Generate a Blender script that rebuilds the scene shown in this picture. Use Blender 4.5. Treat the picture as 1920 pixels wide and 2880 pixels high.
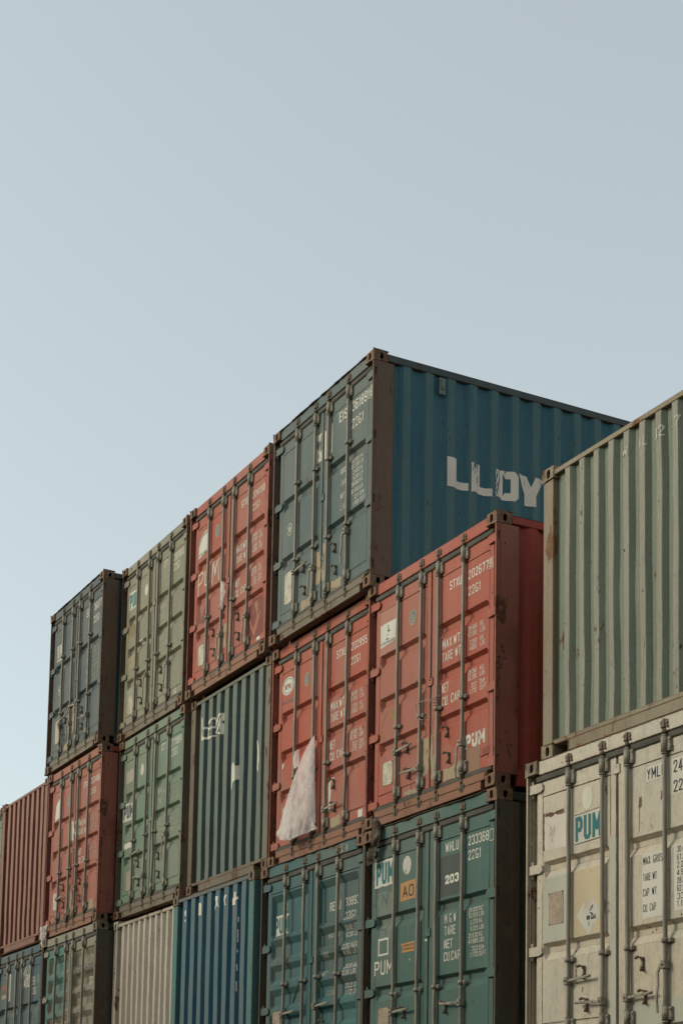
import bpy, bmesh, math, random
from mathutils import Vector, Matrix, noise as mnoise
R = math.radians
scene = bpy.context.scene
for _o in list(bpy.data.objects): bpy.data.objects.remove(_o)

# ------------------------------------------------------------------ camera
cam_d = bpy.data.cameras.new("camera"); cam = bpy.data.objects.new("camera", cam_d)
scene.collection.objects.link(cam); scene.camera = cam
YAW, PIT, ROL = R(-62.34459812), R(6.64374146), R(1.06277745)
fw = Vector((math.sin(YAW)*math.cos(PIT), math.cos(YAW)*math.cos(PIT), math.sin(PIT)))
rt = Vector((math.cos(YAW), -math.sin(YAW), 0)); up = rt.cross(fw)
r2 = rt*math.cos(ROL)+up*math.sin(ROL); u2 = -rt*math.sin(ROL)+up*math.cos(ROL)
mw = Matrix((r2, u2, -fw)).transposed().to_4x4(); mw.translation = Vector((14.90429, -8.01935, -0.91845))
cam.matrix_world = mw
cam_d.sensor_fit = 'VERTICAL'; cam_d.sensor_height = 36
cam_d.lens = 36*4702.81/2880
cam_d.shift_x = 15.395/2880; cam_d.shift_y = 1313.985/2880
cam_d.clip_start = .1; cam_d.clip_end = 3000

# ------------------------------------------------------------------ sky, sun
SUN_AZ = Vector((-0.48, -0.88, 0)).normalized(); SUN_EL = R(24)
world = bpy.data.worlds.new("World"); scene.world = world; world.use_nodes = True
nt = world.node_tree; nt.nodes.clear()
sky = nt.nodes.new('ShaderNodeTexSky'); sky.sky_type = 'NISHITA'; sky.sun_disc = False
sky.sun_elevation = SUN_EL; sky.sun_rotation = math.atan2(SUN_AZ.x, SUN_AZ.y)
sky.air_density = 1.0; sky.dust_density = 2.2; sky.ozone_density = 1.0; sky.altitude = 0
hs = nt.nodes.new('ShaderNodeHueSaturation'); hs.inputs['Saturation'].default_value = 0.45
bgn = nt.nodes.new('ShaderNodeBackground'); bgn.inputs[1].default_value = 0.15
wo = nt.nodes.new('ShaderNodeOutputWorld')
tint = nt.nodes.new('ShaderNodeMix'); tint.data_type = 'RGBA'; tint.blend_type = 'MULTIPLY'; tint.inputs[0].default_value = 1; tint.inputs[7].default_value = (.96, 1.05, .985, 1)
hz = nt.nodes.new('ShaderNodeMix'); hz.data_type = 'RGBA'; hz.inputs[0].default_value = .45; hz.inputs[7].default_value = (2.38, 2.56, 2.62, 1)   # thin high haze evens out the clear-sky gradient
nt.links.new(sky.outputs[0], hs.inputs['Color']); nt.links.new(hs.outputs[0], tint.inputs[6]); nt.links.new(tint.outputs[2], hz.inputs[6]); nt.links.new(hz.outputs[2], bgn.inputs[0]); nt.links.new(bgn.outputs[0], wo.inputs[0])
sun_d = bpy.data.lights.new("sun", 'SUN'); sun_d.energy = 0.7; sun_d.angle = R(15); sun_d.color = (1, .86, .66)
sun = bpy.data.objects.new("sun", sun_d); scene.collection.objects.link(sun)
sdir = Vector((SUN_AZ.x*math.cos(SUN_EL), SUN_AZ.y*math.cos(SUN_EL), math.sin(SUN_EL)))
sun.rotation_euler = sdir.to_track_quat('Z', 'Y').to_euler(); sun.location = (0, -30, 30)
vs = scene.view_settings; vs.view_transform = 'Standard'; vs.look = 'None'; vs.gamma = 1; vs.exposure = 0.68
scene.render.resolution_x = 682; scene.render.resolution_y = 1024

# ------------------------------------------------------------------ dimensions
W, L, H = 2.438, 6.058, 2.591
CW, CL, CH = .162, .178, .118
DY = .050            # depth of the door skin behind the front face
COL = scene.collection
rnd = random.Random(7)

# ------------------------------------------------------------------ node helpers
def N(t, typ, **kw):
    n = t.nodes.new(typ)
    for k, v in kw.items():
        if k in n.inputs.keys(): n.inputs[k].default_value = v
        else: setattr(n, k, v)
    return n
def mixc(t, fac, a, b, mode='MIX'):
    n = t.nodes.new('ShaderNodeMix'); n.data_type = 'RGBA'; n.blend_type = mode
    for i, v in ((0, fac), (6, a), (7, b)):
        if isinstance(v, bpy.types.NodeSocket): t.links.new(v, n.inputs[i])
        elif i == 0: n.inputs[0].default_value = v
        else: n.inputs[i].default_value = (*v, 1) if len(v) == 3 else v
    return n.outputs[2]
def mth(t, op, a, b=None, c=None, clamp=False):
    n = t.nodes.new('ShaderNodeMath'); n.operation = op; n.use_clamp = clamp
    for i, v in enumerate((a, b, c)):
        if v is None: continue
        if isinstance(v, bpy.types.NodeSocket): t.links.new(v, n.inputs[i])
        else: n.inputs[i].default_value = v
    return n.outputs[0]
def ramp(t, src, lo, hi):
    n = t.nodes.new('ShaderNodeMapRange'); n.interpolation_type = 'SMOOTHSTEP'
    t.links.new(src, n.inputs[0]); n.inputs[1].default_value = lo; n.inputs[2].default_value = hi
    return n.outputs[0]
def nz(t, co, scale, detail=4, rough=.55, sc=(1, 1, 1), off=(0, 0, 0)):
    mp = t.nodes.new('ShaderNodeMapping'); t.links.new(co, mp.inputs[0])
    mp.inputs['Scale'].default_value = sc; mp.inputs['Location'].default_value = off
    n = N(t, 'ShaderNodeTexNoise', Scale=scale, Detail=detail, Roughness=rough)
    t.links.new(mp.outputs[0], n.inputs['Vector'])
    return n.outputs[0]

def WK(c): return (c[0]*.55, c[1]*.525, c[2]*.48)          # weathered paint is a good deal darker than fresh
def paint(name, base, fade, rust=.35, edge=.5, grime=.5, rough=.6, crest=None, rustcol=(.11, .045, .022), patch=None, bump=.25, chips=.5, edgecol=None):
    """weathered container paint; coordinates are the container's own metres (mesh space)"""
    base, fade, rustcol = WK(base), WK(fade), tuple(c*.8 for c in rustcol)
    patch = WK(patch) if patch else None; crest = WK(crest) if crest else None
    m = bpy.data.materials.new(name); m.use_nodes = True; t = m.node_tree; t.nodes.clear()
    out = t.nodes.new('ShaderNodeOutputMaterial'); b = t.nodes.new('ShaderNodeBsdfPrincipled'); t.links.new(b.outputs[0], out.inputs[0])
    co = t.nodes.new('ShaderNodeTexCoord').outputs['Object']
    s = rnd.uniform(0, 50); o = lambda k: (s+k*7.3, s*.7+k*3.1, s*1.3+k*5.7)
    big = nz(t, co, .9, 5, .6, (1, 1, .8), o(1))
    col = mixc(t, ramp(t, big, .36, .66), base, fade)
    if patch:                                   # a repainted or faded field with soft blotchy limits
        pf = ramp(t, nz(t, co, .7, 2, .5, (1, 1, .6), o(2)), .50, .54)
        col = mixc(t, mth(t, 'MULTIPLY', pf, .8), col, patch)
    if crest is not None:
        at = t.nodes.new('ShaderNodeAttribute'); at.attribute_name = 'crest'
        cn = nz(t, co, 3.5, 6, .65, (2.2, 2.2, .35), o(3))
        cf = mth(t, 'MULTIPLY', ramp(t, at.outputs['Fac'], .80, .97), ramp(t, cn, .22, .44))
        col = mixc(t, cf, col, crest)
    st = nz(t, co, 4.0, 5, .6, (3.0, 3.0, .16), o(4))     # run-down streaks
    col = mixc(t, mth(t, 'MULTIPLY', ramp(t, st, .50, .74), grime*.55), col, (.10, .085, .06), 'MIX')
    st2 = nz(t, co, 6.0, 4, .6, (3.5, 3.5, .12), o(5))
    col = mixc(t, mth(t, 'MULTIPLY', ramp(t, st2, .56, .72), .22), col, tuple(min(1, c*1.35+.05) for c in fade))
    fine = nz(t, co, 38, 3, .6, (1, 1, .6), o(6))
    col = mixc(t, mth(t, 'MULTIPLY', ramp(t, fine, .35, .75), .16), col, (.06, .05, .035))
    # bleached or dirty mottling
    mot = nz(t, co, 11, 6, .7, (1, 1, .5), o(7))
    col = mixc(t, mth(t, 'MULTIPLY', ramp(t, mot, .48, .68), .28*grime+.05), col, (.15, .12, .085))
    # small chips and long scratches
    ch = nz(t, co, 26, 3, .5, (1, 1, .55), o(8)); big2 = nz(t, co, 2.3, 3, .6, (1, 1, 1), o(9))
    chf = mth(t, 'MULTIPLY', ramp(t, ch, .70-.04*chips, .735-.04*chips), ramp(t, big2, .42, .58))
    scr = nz(t, co, 14, 2, .5, (5.5, 5.5, .35), o(10))
    scf = mth(t, 'MULTIPLY', ramp(t, scr, .735, .75), ramp(t, big2, .45, .55))
    col = mixc(t, mth(t, 'MAXIMUM', chf, mth(t, 'MULTIPLY', scf, .7)), col, (.045, .028, .02))
    # rust: spots, and worn edges found with a bevel normal
    rn = nz(t, co, 3.4, 9, .72, (1, 1, .55), o(11))
    rf = ramp(t, rn, .665-.16*rust, .71-.15*rust)
    bv = t.nodes.new('ShaderNodeBevel'); bv.samples = 4; bv.inputs[0].default_value = .010
    ge = t.nodes.new('ShaderNodeNewGeometry'); dp = t.nodes.new('ShaderNodeVectorMath'); dp.operation = 'DOT_PRODUCT'
    t.links.new(bv.outputs[0], dp.inputs[0]); t.links.new(ge.outputs['Normal'], dp.inputs[1])
    ef = ramp(t, mth(t, 'SUBTRACT', 1.0, dp.outputs['Value']), .01, .06)
    en = nz(t, co, 7, 7, .7, (1, 1, .5), o(12))
    ef = mth(t, 'MULTIPLY', ef, ramp(t, en, .60-.28*edge, .66-.26*edge))
    rcn = nz(t, co, 22, 6, .7, (1, 1, .7), o(13))
    rcol = mixc(t, ramp(t, rcn, .3, .7), tuple(c*.55 for c in rustcol), tuple(c*1.7 for c in rustcol))
    allr = mth(t, 'MAXIMUM', rf, ef)
    if edgecol: col = mixc(t, rf, mixc(t, ef, col, edgecol), rcol)
    else: col = mixc(t, allr, col, rcol)
    t.links.new(col, b.inputs['Base Color'])
    rg = mth(t, 'MULTIPLY_ADD', allr, .25, rough); t.links.new(mth(t, 'MULTIPLY_ADD', fine, .12, rg), b.inputs['Roughness'])
    b.inputs['Specular IOR Level'].default_value = .28
    bp = t.nodes.new('ShaderNodeBump'); bp.inputs['Strength'].default_value = bump; bp.inputs['Distance'].default_value = .02
    dent = nz(t, co, 2.2, 2, .5, (1, 1, 1), o(14))
    hh = mth(t, 'ADD', mth(t, 'MULTIPLY', dent, 1.3), mth(t, 'ADD', mth(t, 'MULTIPLY', allr, -.10), mth(t, 'MULTIPLY', fine, .05)))
    t.links.new(hh, bp.inputs['Height']); t.links.new(bp.outputs[0], b.inputs['Normal'])
    return m

def simple(name, a, bcol, scale=6, rough=.7, bump=.3, metal=0, sc=(1, 1, 1), lo=.35, hi=.65):
    m = bpy.data.materials.new(name); m.use_nodes = True; t = m.node_tree; b = t.nodes['Principled BSDF']
    co = t.nodes.new('ShaderNodeTexCoord').outputs['Object']
    n = nz(t, co, scale, 8, .7, sc, (rnd.uniform(0, 9),)*3)
    t.links.new(mixc(t, ramp(t, n, lo, hi), a, bcol), b.inputs['Base Color'])
    b.inputs['Roughness'].default_value = rough; b.inputs['Metallic'].default_value = metal; b.inputs['Specular IOR Level'].default_value = .3
    bp = t.nodes.new('ShaderNodeBump'); bp.inputs['Strength'].default_value = bump; bp.inputs['Distance'].default_value = .004
    t.links.new(n, bp.inputs['Height']); t.links.new(bp.outputs[0], b.inputs['Normal'])
    return m

def ink(name, c, wear=.4, dirt=.35, scale=9):
    """painted or stuck-on marking; where it has flaked the surface below shows"""
    c = (c[0]*.68, c[1]*.65, c[2]*.60)
    m = bpy.data.materials.new(name); m.use_nodes = True; t = m.node_tree; b = t.nodes['Principled BSDF']; out = t.nodes['Material Output']
    co = t.nodes.new('ShaderNodeTexCoord').outputs['Object']
    n = nz(t, co, scale, 8, .72, (1, 1, .6), (rnd.uniform(0, 30),)*3); n2 = nz(t, co, 2.5, 4, .6, (1, 1, .5), (rnd.uniform(0, 30),)*3)
    t.links.new(mixc(t, mth(t, 'MULTIPLY', ramp(t, n2, .35, .75), dirt), c, (.17, .14, .10)), b.inputs['Base Color'])
    b.inputs['Roughness'].default_value = .7; b.inputs['Specular IOR Level'].default_value = .25
    tr = t.nodes.new('ShaderNodeBsdfTransparent'); mx = t.nodes.new('ShaderNodeMixShader')
    f = ramp(t, mth(t, 'ADD', mth(t, 'MULTIPLY', n, .7), mth(t, 'MULTIPLY', n2, .3)), .64-.16*wear, .665-.15*wear)
    t.links.new(f, mx.inputs[0]); t.links.new(b.outputs[0], mx.inputs[1]); t.links.new(tr.outputs[0], mx.inputs[2]); t.links.new(mx.outputs[0], out.inputs[0])
    return m

def plate_mat(name, c, c2):
    c, c2 = tuple(k*.65 for k in c), tuple(k*.65 for k in c2)
    m = bpy.data.materials.new(name); m.use_nodes = True; t = m.node_tree; b = t.nodes['Principled BSDF']
    co = t.nodes.new('ShaderNodeTexCoord').outputs['Object']
    sp = t.nodes.new('ShaderNodeSeparateXYZ'); t.links.new(co, sp.inputs[0])
    line = mth(t, 'SINE', mth(t, 'MULTIPLY', sp.outputs[2], 300.0))
    n = nz(t, co, 60, 3, .6, (1, 1, .3)); n2 = nz(t, co, 12, 5, .7)
    f = mth(t, 'MULTIPLY', ramp(t, line, .1, .5), ramp(t, n, .45, .55))
    col = mixc(t, ramp(t, n2, .4, .65), c, c2); col = mixc(t, mth(t, 'MULTIPLY', f, .6), col, (.07, .055, .04))
    t.links.new(col, b.inputs['Base Color']); b.inputs['Roughness'].default_value = .55
    return m

# ------------------------------------------------------------------ mesh helpers
class MB:
    def __init__(s): s.bm = bmesh.new()
    def box(s, x0, x1, y0, y1, z0, z1, bev=0, mat=None, seg=1):
        v = [s.bm.verts.new(p) for p in ((x0,y0,z0),(x1,y0,z0),(x1,y1,z0),(x0,y1,z0),(x0,y0,z1),(x1,y0,z1),(x1,y1,z1),(x0,y1,z1))]
        f = [s.bm.faces.new([v[i] for i in q]) for q in ((0,3,2,1),(4,5,6,7),(0,1,5,4),(1,2,6,5),(2,3,7,6),(3,0,4,7))]
        if mat is not None:
            bmesh.ops.transform(s.bm, matrix=mat, verts=v)
        if bev:
            e = list({e for ff in f for e in ff.edges}); bmesh.ops.bevel(s.bm, geom=e, offset=bev, segments=seg, profile=.6, affect='EDGES')
    def tube(s, p, q, r, n=10, r1=None, cap=True):
        p = Vector(p); q = Vector(q); d = (q-p).normalized(); a = d.orthogonal().normalized(); b = d.cross(a); r1 = r if r1 is None else r1
        A = [s.bm.verts.new(p+(a*math.cos(2*math.pi*i/n)+b*math.sin(2*math.pi*i/n))*r) for i in range(n)]
        B = [s.bm.verts.new(q+(a*math.cos(2*math.pi*i/n)+b*math.sin(2*math.pi*i/n))*r1) for i in range(n)]
        for i in range(n):
            f = s.bm.faces.new((A[i], A[(i+1) % n], B[(i+1) % n], B[i])); f.smooth = True
        if cap: s.bm.faces.new(A[::-1]); s.bm.faces.new(B)
    def path(s, pts, r, n=7):
        pts = [Vector(p) for p in pts]; rings = []; a = None
        for i, p in enumerate(pts):
            d = (pts[min(i+1, len(pts)-1)]-pts[max(i-1, 0)]).normalized()
            a = d.orthogonal().normalized() if a is None else (a-d*a.dot(d)).normalized(); b = d.cross(a)
            rings.append([s.bm.verts.new(p+(a*math.cos(2*math.pi*k/n)+b*math.sin(2*math.pi*k/n))*r) for k in range(n)])
        for A, B in zip(rings, rings[1:]):
            for k in range(n):
                f = s.bm.faces.new((A[k], A[(k+1) % n], B[(k+1) % n], B[k])); f.smooth = True
        s.bm.faces.new(rings[0][::-1]); s.bm.faces.new(rings[-1])
    def quad(s, *p): return s.bm.faces.new([s.bm.verts.new(q) for q in p])
    def mesh(s, name):
        me = bpy.data.meshes.new(name); bmesh.ops.recalc_face_normals(s.bm, faces=s.bm.faces); s.bm.to_mesh(me); s.bm.free(); return me
CACHE = {}
def cached(key, fn):
    if key not in CACHE: CACHE[key] = fn()
    return CACHE[key]
def obj(name, me, mat, parent=None, loc=(0, 0, 0)):
    o = bpy.data.objects.new(name, me)
    if len(me.materials) == 0: me.materials.append(None)
    o.material_slots[0].link = 'OBJECT'; o.material_slots[0].material = mat
    o.location = loc; COL.objects.link(o)
    if parent is not None: o.parent = parent
    return o
def tag(o, label=None, cat=None, group=None, kind=None):
    for k, v in (('label', label), ('category', cat), ('group', group), ('kind', kind)):
        if v: o[k] = v
    return o

# corner casting with real through holes: outer corner at the origin, body in +x +y +z
def casting_mesh(sx, sy, top):
    bm = bmesh.new(); S = (CW, CL, CH)
    vc = {}
    def V(p):
        k = tuple(round(c, 5) for c in p)
        if k not in vc: vc[k] = bm.verts.new(p)
        return vc[k]
    def face(ax, val, hole):
        u, v = [a for a in (0, 1, 2) if a != ax]; U, Vv = S[u], S[v]
        P = lambda a, b, d=0: [(val+d if i == ax else (a if i == u else b)) for i in range(3)]
        mids = [(U/2, 0), (U, 0), (U, Vv/2), (U, Vv), (U/2, Vv), (0, Vv), (0, Vv/2), (0, 0)]
        if not hole:
            bm.faces.new([V(P(*q)) for q in mids]); return
        cx, cy, hw, hh = hole
        def arc(a0, a1, n=5):
            o = []
            for i in range(n+1):
                a = a0+(a1-a0)*i/n; c, s_ = math.cos(a), math.sin(a); r = min(hw, hh)
                o.append((cx+(hw-r)*(1 if c > 1e-6 else -1 if c < -1e-6 else 0)+r*c, cy+(hh-r)*(1 if s_ > 1e-6 else -1 if s_ < -1e-6 else 0)+r*s_))
            return o
        q = math.pi/2; d = .02 if val == 0 else -.02; ring = []
        for (m0, c, m1, a0) in ((mids[0], mids[1], mids[2], -q), (mids[2], mids[3], mids[4], 0), (mids[4], mids[5], mids[6], q), (mids[6], mids[7], mids[0], 2*q)):
            ar = arc(a0, a0+q)
            bm.faces.new([V(P(*m0)), V(P(*c)), V(P(*m1))]+[V(P(*k)) for k in ar[::-1]]); ring += ar
        cl = []
        for k in ring:
            if not cl or (abs(cl[-1][0]-k[0])+abs(cl[-1][1]-k[1]) > 1e-5): cl.append(k)
        if abs(cl[0][0]-cl[-1][0])+abs(cl[0][1]-cl[-1][1]) < 1e-5: cl.pop()
        for i in range(len(cl)):
            a, b = cl[i], cl[(i+1) % len(cl)]
            bm.faces.new([V(P(*a)), V(P(*b)), V(P(*b, d)), V(P(*a, d))])
    face(1, 0, (.083, .058, .026, .040)); face(0, 0, (.100, .058, .026, .036)); face(2, CH, (.085, .100, .032, .058))
    face(0, CW, None); face(1, CL, None); face(2, 0, None)
    bm.normal_update()
    be = [e for e in bm.edges if len(e.link_faces) == 2 and all(sum(1 for i in range(3) if abs(v.co[i]) < 1e-6 or abs(v.co[i]-S[i]) < 1e-6) >= 2 for v in e.verts)]
    bmesh.ops.bevel(bm, geom=be, offset=.009, segments=2, profile=.5, affect='EDGES')
    M = Matrix.Identity(4)
    if sx > 0: M = Matrix.Translation((W, 0, 0)) @ Matrix.Diagonal((-1, 1, 1, 1)) @ M
    if sy > 0: M = Matrix.Translation((0, L, 0)) @ Matrix.Diagonal((1, -1, 1, 1)) @ M
    if top: M = Matrix.Translation((0, 0, H-CH)) @ M
    else: M = Matrix.Translation((0, 0, CH)) @ Matrix.Diagonal((1, 1, -1, 1)) @ M
    bmesh.ops.transform(bm, matrix=M, verts=bm.verts)
    bmesh.ops.recalc_face_normals(bm, faces=bm.faces)
    me = bpy.data.meshes.new('corner_fitting'); bm.to_mesh(me); bm.free(); return me

# corrugation profiles: list of (position, depth) pairs
def corr(a0, a1, pitch, crest, slope, start, depth):
    pts = [(a0, depth)]; p = start
    while p+crest < a1-.02:
        if p-slope > a0: pts.append((p-slope, depth))
        pts += [(p, 0), (p+crest, 0)]
        if p+crest+slope < a1: pts.append((p+crest+slope, depth))
        p += pitch
    pts.append((a1, depth)); return pts
END_WIDE = corr(.15, W-.15, .252, .122, .030, .305, .045)
END_NARROW = corr(.15, W-.15, .2035, .070, .034, .309, .042)
SIDE = corr(.256, L-.256, .278, .074, .066, .385, .034)
def at(pr, u, z=None):
    for (a, d), (b, e) in zip(pr, pr[1:]):
        if a <= u <= b: return d+(e-d)*(u-a)/max(1e-9, b-a)
    return pr[-1][1]
def sheet(name, pr, fn, z0, z1):
    """vertical corrugated sheet; fn(u, depth, z) -> point"""
    bm = bmesh.new(); lay = bm.verts.layers.float.new('crest')
    zs = [z0+(z1-z0)*i/16 for i in range(17)]; sd = len(CACHE)*3.3
    cols = []
    for u, d in pr:
        c = []
        for z in zs:
            du = mnoise.noise((u*2.2, z*1.1, sd))*.012+mnoise.noise((u*7, z*2.3, sd+5))*.006; edge = min(1, (z-z0)*4, (z1-z)*4)*(0 if u in (pr[0][0], pr[-1][0]) else 1)
            v = bm.verts.new(fn(u+mnoise.noise((u*5, z*1.6, sd+9))*.006*edge, max(-.004, d+du*edge), z)); v[lay] = 1.0 if d < .001 else 0.0; c.append(v)
        cols.append(c)
    for a, b in zip(cols, cols[1:]):
        for i in range(len(zs)-1): bm.faces.new((a[i], b[i], b[i+1], a[i+1]))
    me = bpy.data.meshes.new(name); bm.to_mesh(me); bm.free(); return me

# door skin profiles: (z, depth), top to bottom
def grooves(zs, d=.044):
    o = []
    for z in zs: o += [(z+.004, 0), (z-.026, d), (z-.075, d), (z-.145, 0)]
    return o
DOORP = {
 'three': grooves((1.80, 1.34, .87)), 'two': grooves((1.70, 1.0)),
 'wave': [(2.245, 0), (2.17, .045), (1.80, .045), (1.745, 0), (1.735, 0), (1.665, .04), (1.55, .04), (1.50, 0), (1.45, 0), (1.385, .04), (1.29, .04), (1.235, 0), (1.175, 0), (1.105, .04), (1.0, .04), (.95, 0), (.90, 0), (.83, .04), (.73, .04), (.68, 0), (.62, 0), (.55, .04), (.45, .04), (.4, 0)],
 'waves': [(2.27, 0), (2.18, .05), (2.06, .05), (1.99, 0), (1.94, 0), (1.86, .05), (1.76, .05), (1.70, 0), (1.65, 0), (1.57, .05), (1.47, .05), (1.41, 0), (1.36, 0), (1.28, .05), (1.18, .05), (1.12, 0), (1.07, 0), (.99, .05), (.89, .05), (.83, 0), (.78, 0), (.70, .05), (.60, .05), (.54, 0)],
}
LEAF = {0: (.105, 1.205), 1: (1.235, 2.333)}
def ddepth(kind, z):
    pr = DOORP[kind]
    if z >= pr[0][0] or z <= pr[-1][0]: return 0
    for (a, d), (b, e) in zip(pr, pr[1:]):
        if b <= z <= a: return d+(e-d)*(a-z)/max(1e-9, a-b)
    return 0
def leaf_mesh(kind, side):
    xl, xr = LEAF[side]; m = MB(); zt, zb = 2.401, .217
    m.box(xl, xl+.085, DY, .098, zb, zt, .003); m.box(xr-.072, xr, DY, .098, zb, zt, .003)
    m.box(xl+.0855, xr-.0725, DY, .098, 2.272, zt, .003); m.box(xl+.0855, xr-.0725, DY, .098, zb, .325, .003)
    a, b = xl+.090, xr-.077; zz = [(2.266, 0)]+[p for p in DOORP[kind] if p[0] < 2.26]+[(.331, 0)]
    if kind in ('waves', 'wave'): zz = [(2.266, .002 if kind == 'wave' else .01)]+[p for p in DOORP[kind] if p[0] < 2.26]+[(.331, 0)]
    xs = [(a, 0), (a+.012, 0), (a+.042, 1), (b-.042, 1), (b-.012, 0), (b, 0)]
    g = [[m.bm.verts.new((x, DY+.001+d*k, z)) for x, k in xs] for z, d in zz]
    for r0, r1 in zip(g, g[1:]):
        for i in range(len(xs)-1): m.bm.faces.new((r0[i], r0[i+1], r1[i+1], r1[i]))
    m.box(xl+.02, xr-.02, .100, .106, zb+.01, zt-.01)
    me = m.mesh('door'); return me
def hinge_mesh(side, z):
    m = MB(); s = 1
    x0, x1 = (.030, .205) if side == 0 else (W-.030, W-.205)
    X = lambda a: x0+(x1-x0)*a
    f = [(X(0), z-.040), (X(.82), z-.040), (X(1), z-.022), (X(1), z+.022), (X(.82), z+.040), (X(0), z+.040)]
    A = [m.bm.verts.new((x, .030 if abs(x-X(0)) > .02 else .020, zz)) for x, zz in f]; B = [m.bm.verts.new((x, .049, zz)) for x, zz in f]
    m.bm.faces.new(A); m.bm.faces.new(B[::-1])
    for i in range(6): m.bm.faces.new((A[i], A[(i+1) % 6], B[(i+1) % 6], B[i]))
    xc = X(.08); m.tube((xc, .050, z-.075), (xc, .050, z+.075), .014, 8)
    bmesh.ops.bevel(m.bm, geom=[e for e in m.bm.edges if e.calc_length() > .03 and e.calc_face_angle(0) > .5], offset=.004, segments=1, affect='EDGES')
    return m.mesh('hinge')
BARX = (.600, 1.060, 1.385, 1.845); BY = .022
BENT = {('B3', 3): .016, ('D3', 2): .013, ('D3', 3): .014, ('C4', 3): .010, ('E4', 0): .008, ('B2', 1): .007}
def bar_mesh(i, seed, amp=.005):
    m = MB(); x = BARX[i]; r = random.Random(seed); bend = [0]*9
    zs = [.17+(2.44-.17)*k/8 for k in range(9)]
    for k in range(2, 7): bend[k] = r.uniform(-amp, amp)
    m.path([(x+bend[k], BY+bend[(k+3) % 9]*.5, zs[k]) for k in range(9)], .0185, 12)
    return m.mesh('locking_bar')
def cam_mesh(i, seed, tp):
    m = MB(); x = BARX[i]; r = random.Random(seed+31*tp)
    for zc, s in (((2.445, 1),) if tp else ((.162, -1),)):
        m.tube((x, BY, zc), (x, BY, zc+s*.035), .024, 10, .018)
        z1 = zc+s*.045
        m.box(x-.016, x+.018, BY-.018, BY+.020, min(z1, z1+s*.05), max(z1, z1+s*.05), .005)
        for dx, dz, rr in ((-.030, .040, .4), (.034, .030, -.5), (.002, .062, .1), (-.022, .012, -.3), (.038, .006, .3)):
            M = Matrix.Translation((x+dx, BY+.004, z1+s*dz)) @ Matrix.Rotation(rr+r.uniform(-.2, .2), 4, 'Y')
            m.box(-.016, .016, -.014, .016, -.009, .009, .003, M)
        m.box(x-.040, x+.045, .016, .030, min(z1+s*.006, z1+s*.062), max(z1+s*.006, z1+s*.062), .004)
    return m.mesh('locking_cam')
def bracket_mesh(i, z0, z1, right=1):
    m = MB(); x = BARX[i]
    m.tube((x, BY, z0), (x, BY, z1), .029, 12)
    m.box(x-.034, x+.062*right, .026, .049, z0+.004, z1-.004, .004)
    m.tube((x, BY, z0-.016), (x, BY, z0-.004), .027, 12); m.tube((x, BY, z1+.002), (x, BY, z1+.010), .026, 12)
    for zz in (z0+.025, z1-.025):
        m.tube((x+.048, .026, zz), (x+.048, .018, zz), .0085, 8); m.tube((x-.026, .026, zz), (x-.026, .018, zz), .006, 8)
    return m.mesh('bar_bracket')
def clamp_mesh(i, z):
    m = MB(); x = BARX[i]
    m.tube((x, BY, z-.019), (x, BY, z+.019), .030, 12); m.box(x-.032, x+.068, .022, .049, z-.018, z+.018, .004)
    m.tube((x+.054, .024, z), (x+.054, .014, z), .009, 8); return m.mesh('bar_clamp')
def handle_mesh(i, z, dr, hang):
    """lever pivoted on its bar; dr = +1/-1 lies right/left, hang = drop in metres when it dangles"""
    m = MB(); x = BARX[i]
    m.box(x-.026, x+.026, BY-.034, BY+.026, z-.034, z+.034, .006); m.tube((x, BY-.036, z), (x, BY-.046, z), .010, 8)
    if hang:
        a = [(x+dr*.03, BY-.02, z), (x+dr*.055, BY-.03, z-.05), (x+dr*.05, BY-.03, z-.16), (x+dr*.065, BY-.035, z-.24), (x+dr*.055, BY-.03, z-hang)]
    else:
        a = [(x+dr*.02, BY-.012, z), (x+dr*.10, BY-.024, z+.004), (x+dr*.22, BY-.020, z+.008), (x+dr*.33, BY-.028, z+.012)]
    for p, q in zip(a, a[1:]):
        p, q = Vector(p), Vector(q); d = q-p; ang = math.atan2(d.z, d.x)
        M = Matrix.Translation((p+q)/2) @ Matrix.Rotation(-ang, 4, 'Y')
        k = d.length/2+.005; m.box(-k, k, -.006, .006, -.012, .012, .003, M)
    m.tube(a[-2], a[-1], .011, 8, .008)
    return m.mesh('door_handle')
def keeper_mesh(x, z, up_=1):
    m = MB()
    m.box(x-.010, x+.010, .034, .049, z-.062, z+.050, .003)
    m.tube((x, .036, z+.040), (x-.018*up_, .010, z+.050), .008, 8); m.tube((x-.018*up_, .010, z+.050), (x-.045*up_, .004, z+.044), .011, 8, .014)
    m.tube((x, .034, z-.050), (x+.006, .012, z-.060), .007, 8); m.tube((x+.006, .012, z-.060), (x+.016, .010, z-.040), .006, 8)
    m.tube((x, .034, z+.032), (x, .022, z+.032), .010, 8); m.tube((x, .034, z-.030), (x, .022, z-.030), .010, 8)
    return m.mesh('handle_keeper')
def overlap_mesh(z):
    m = MB(); m.box(1.172, 1.262, .040, .0492, z-.040, z+.040, .006); m.tube((1.217, .041, z+.02), (1.217, .034, z+.02), .008, 7); return m.mesh('overlap_plate')
def seal_mesh():
    m = MB()
    m.box(.10, 2.338, .034, .10, 2.402, 2.461, .010); m.box(.10, 2.338, .036, .10, .167, .216, .008)
    m.box(1.2055, 1.2345, .060, .10, .217, 2.401); return m.mesh('door_seal')
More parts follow.
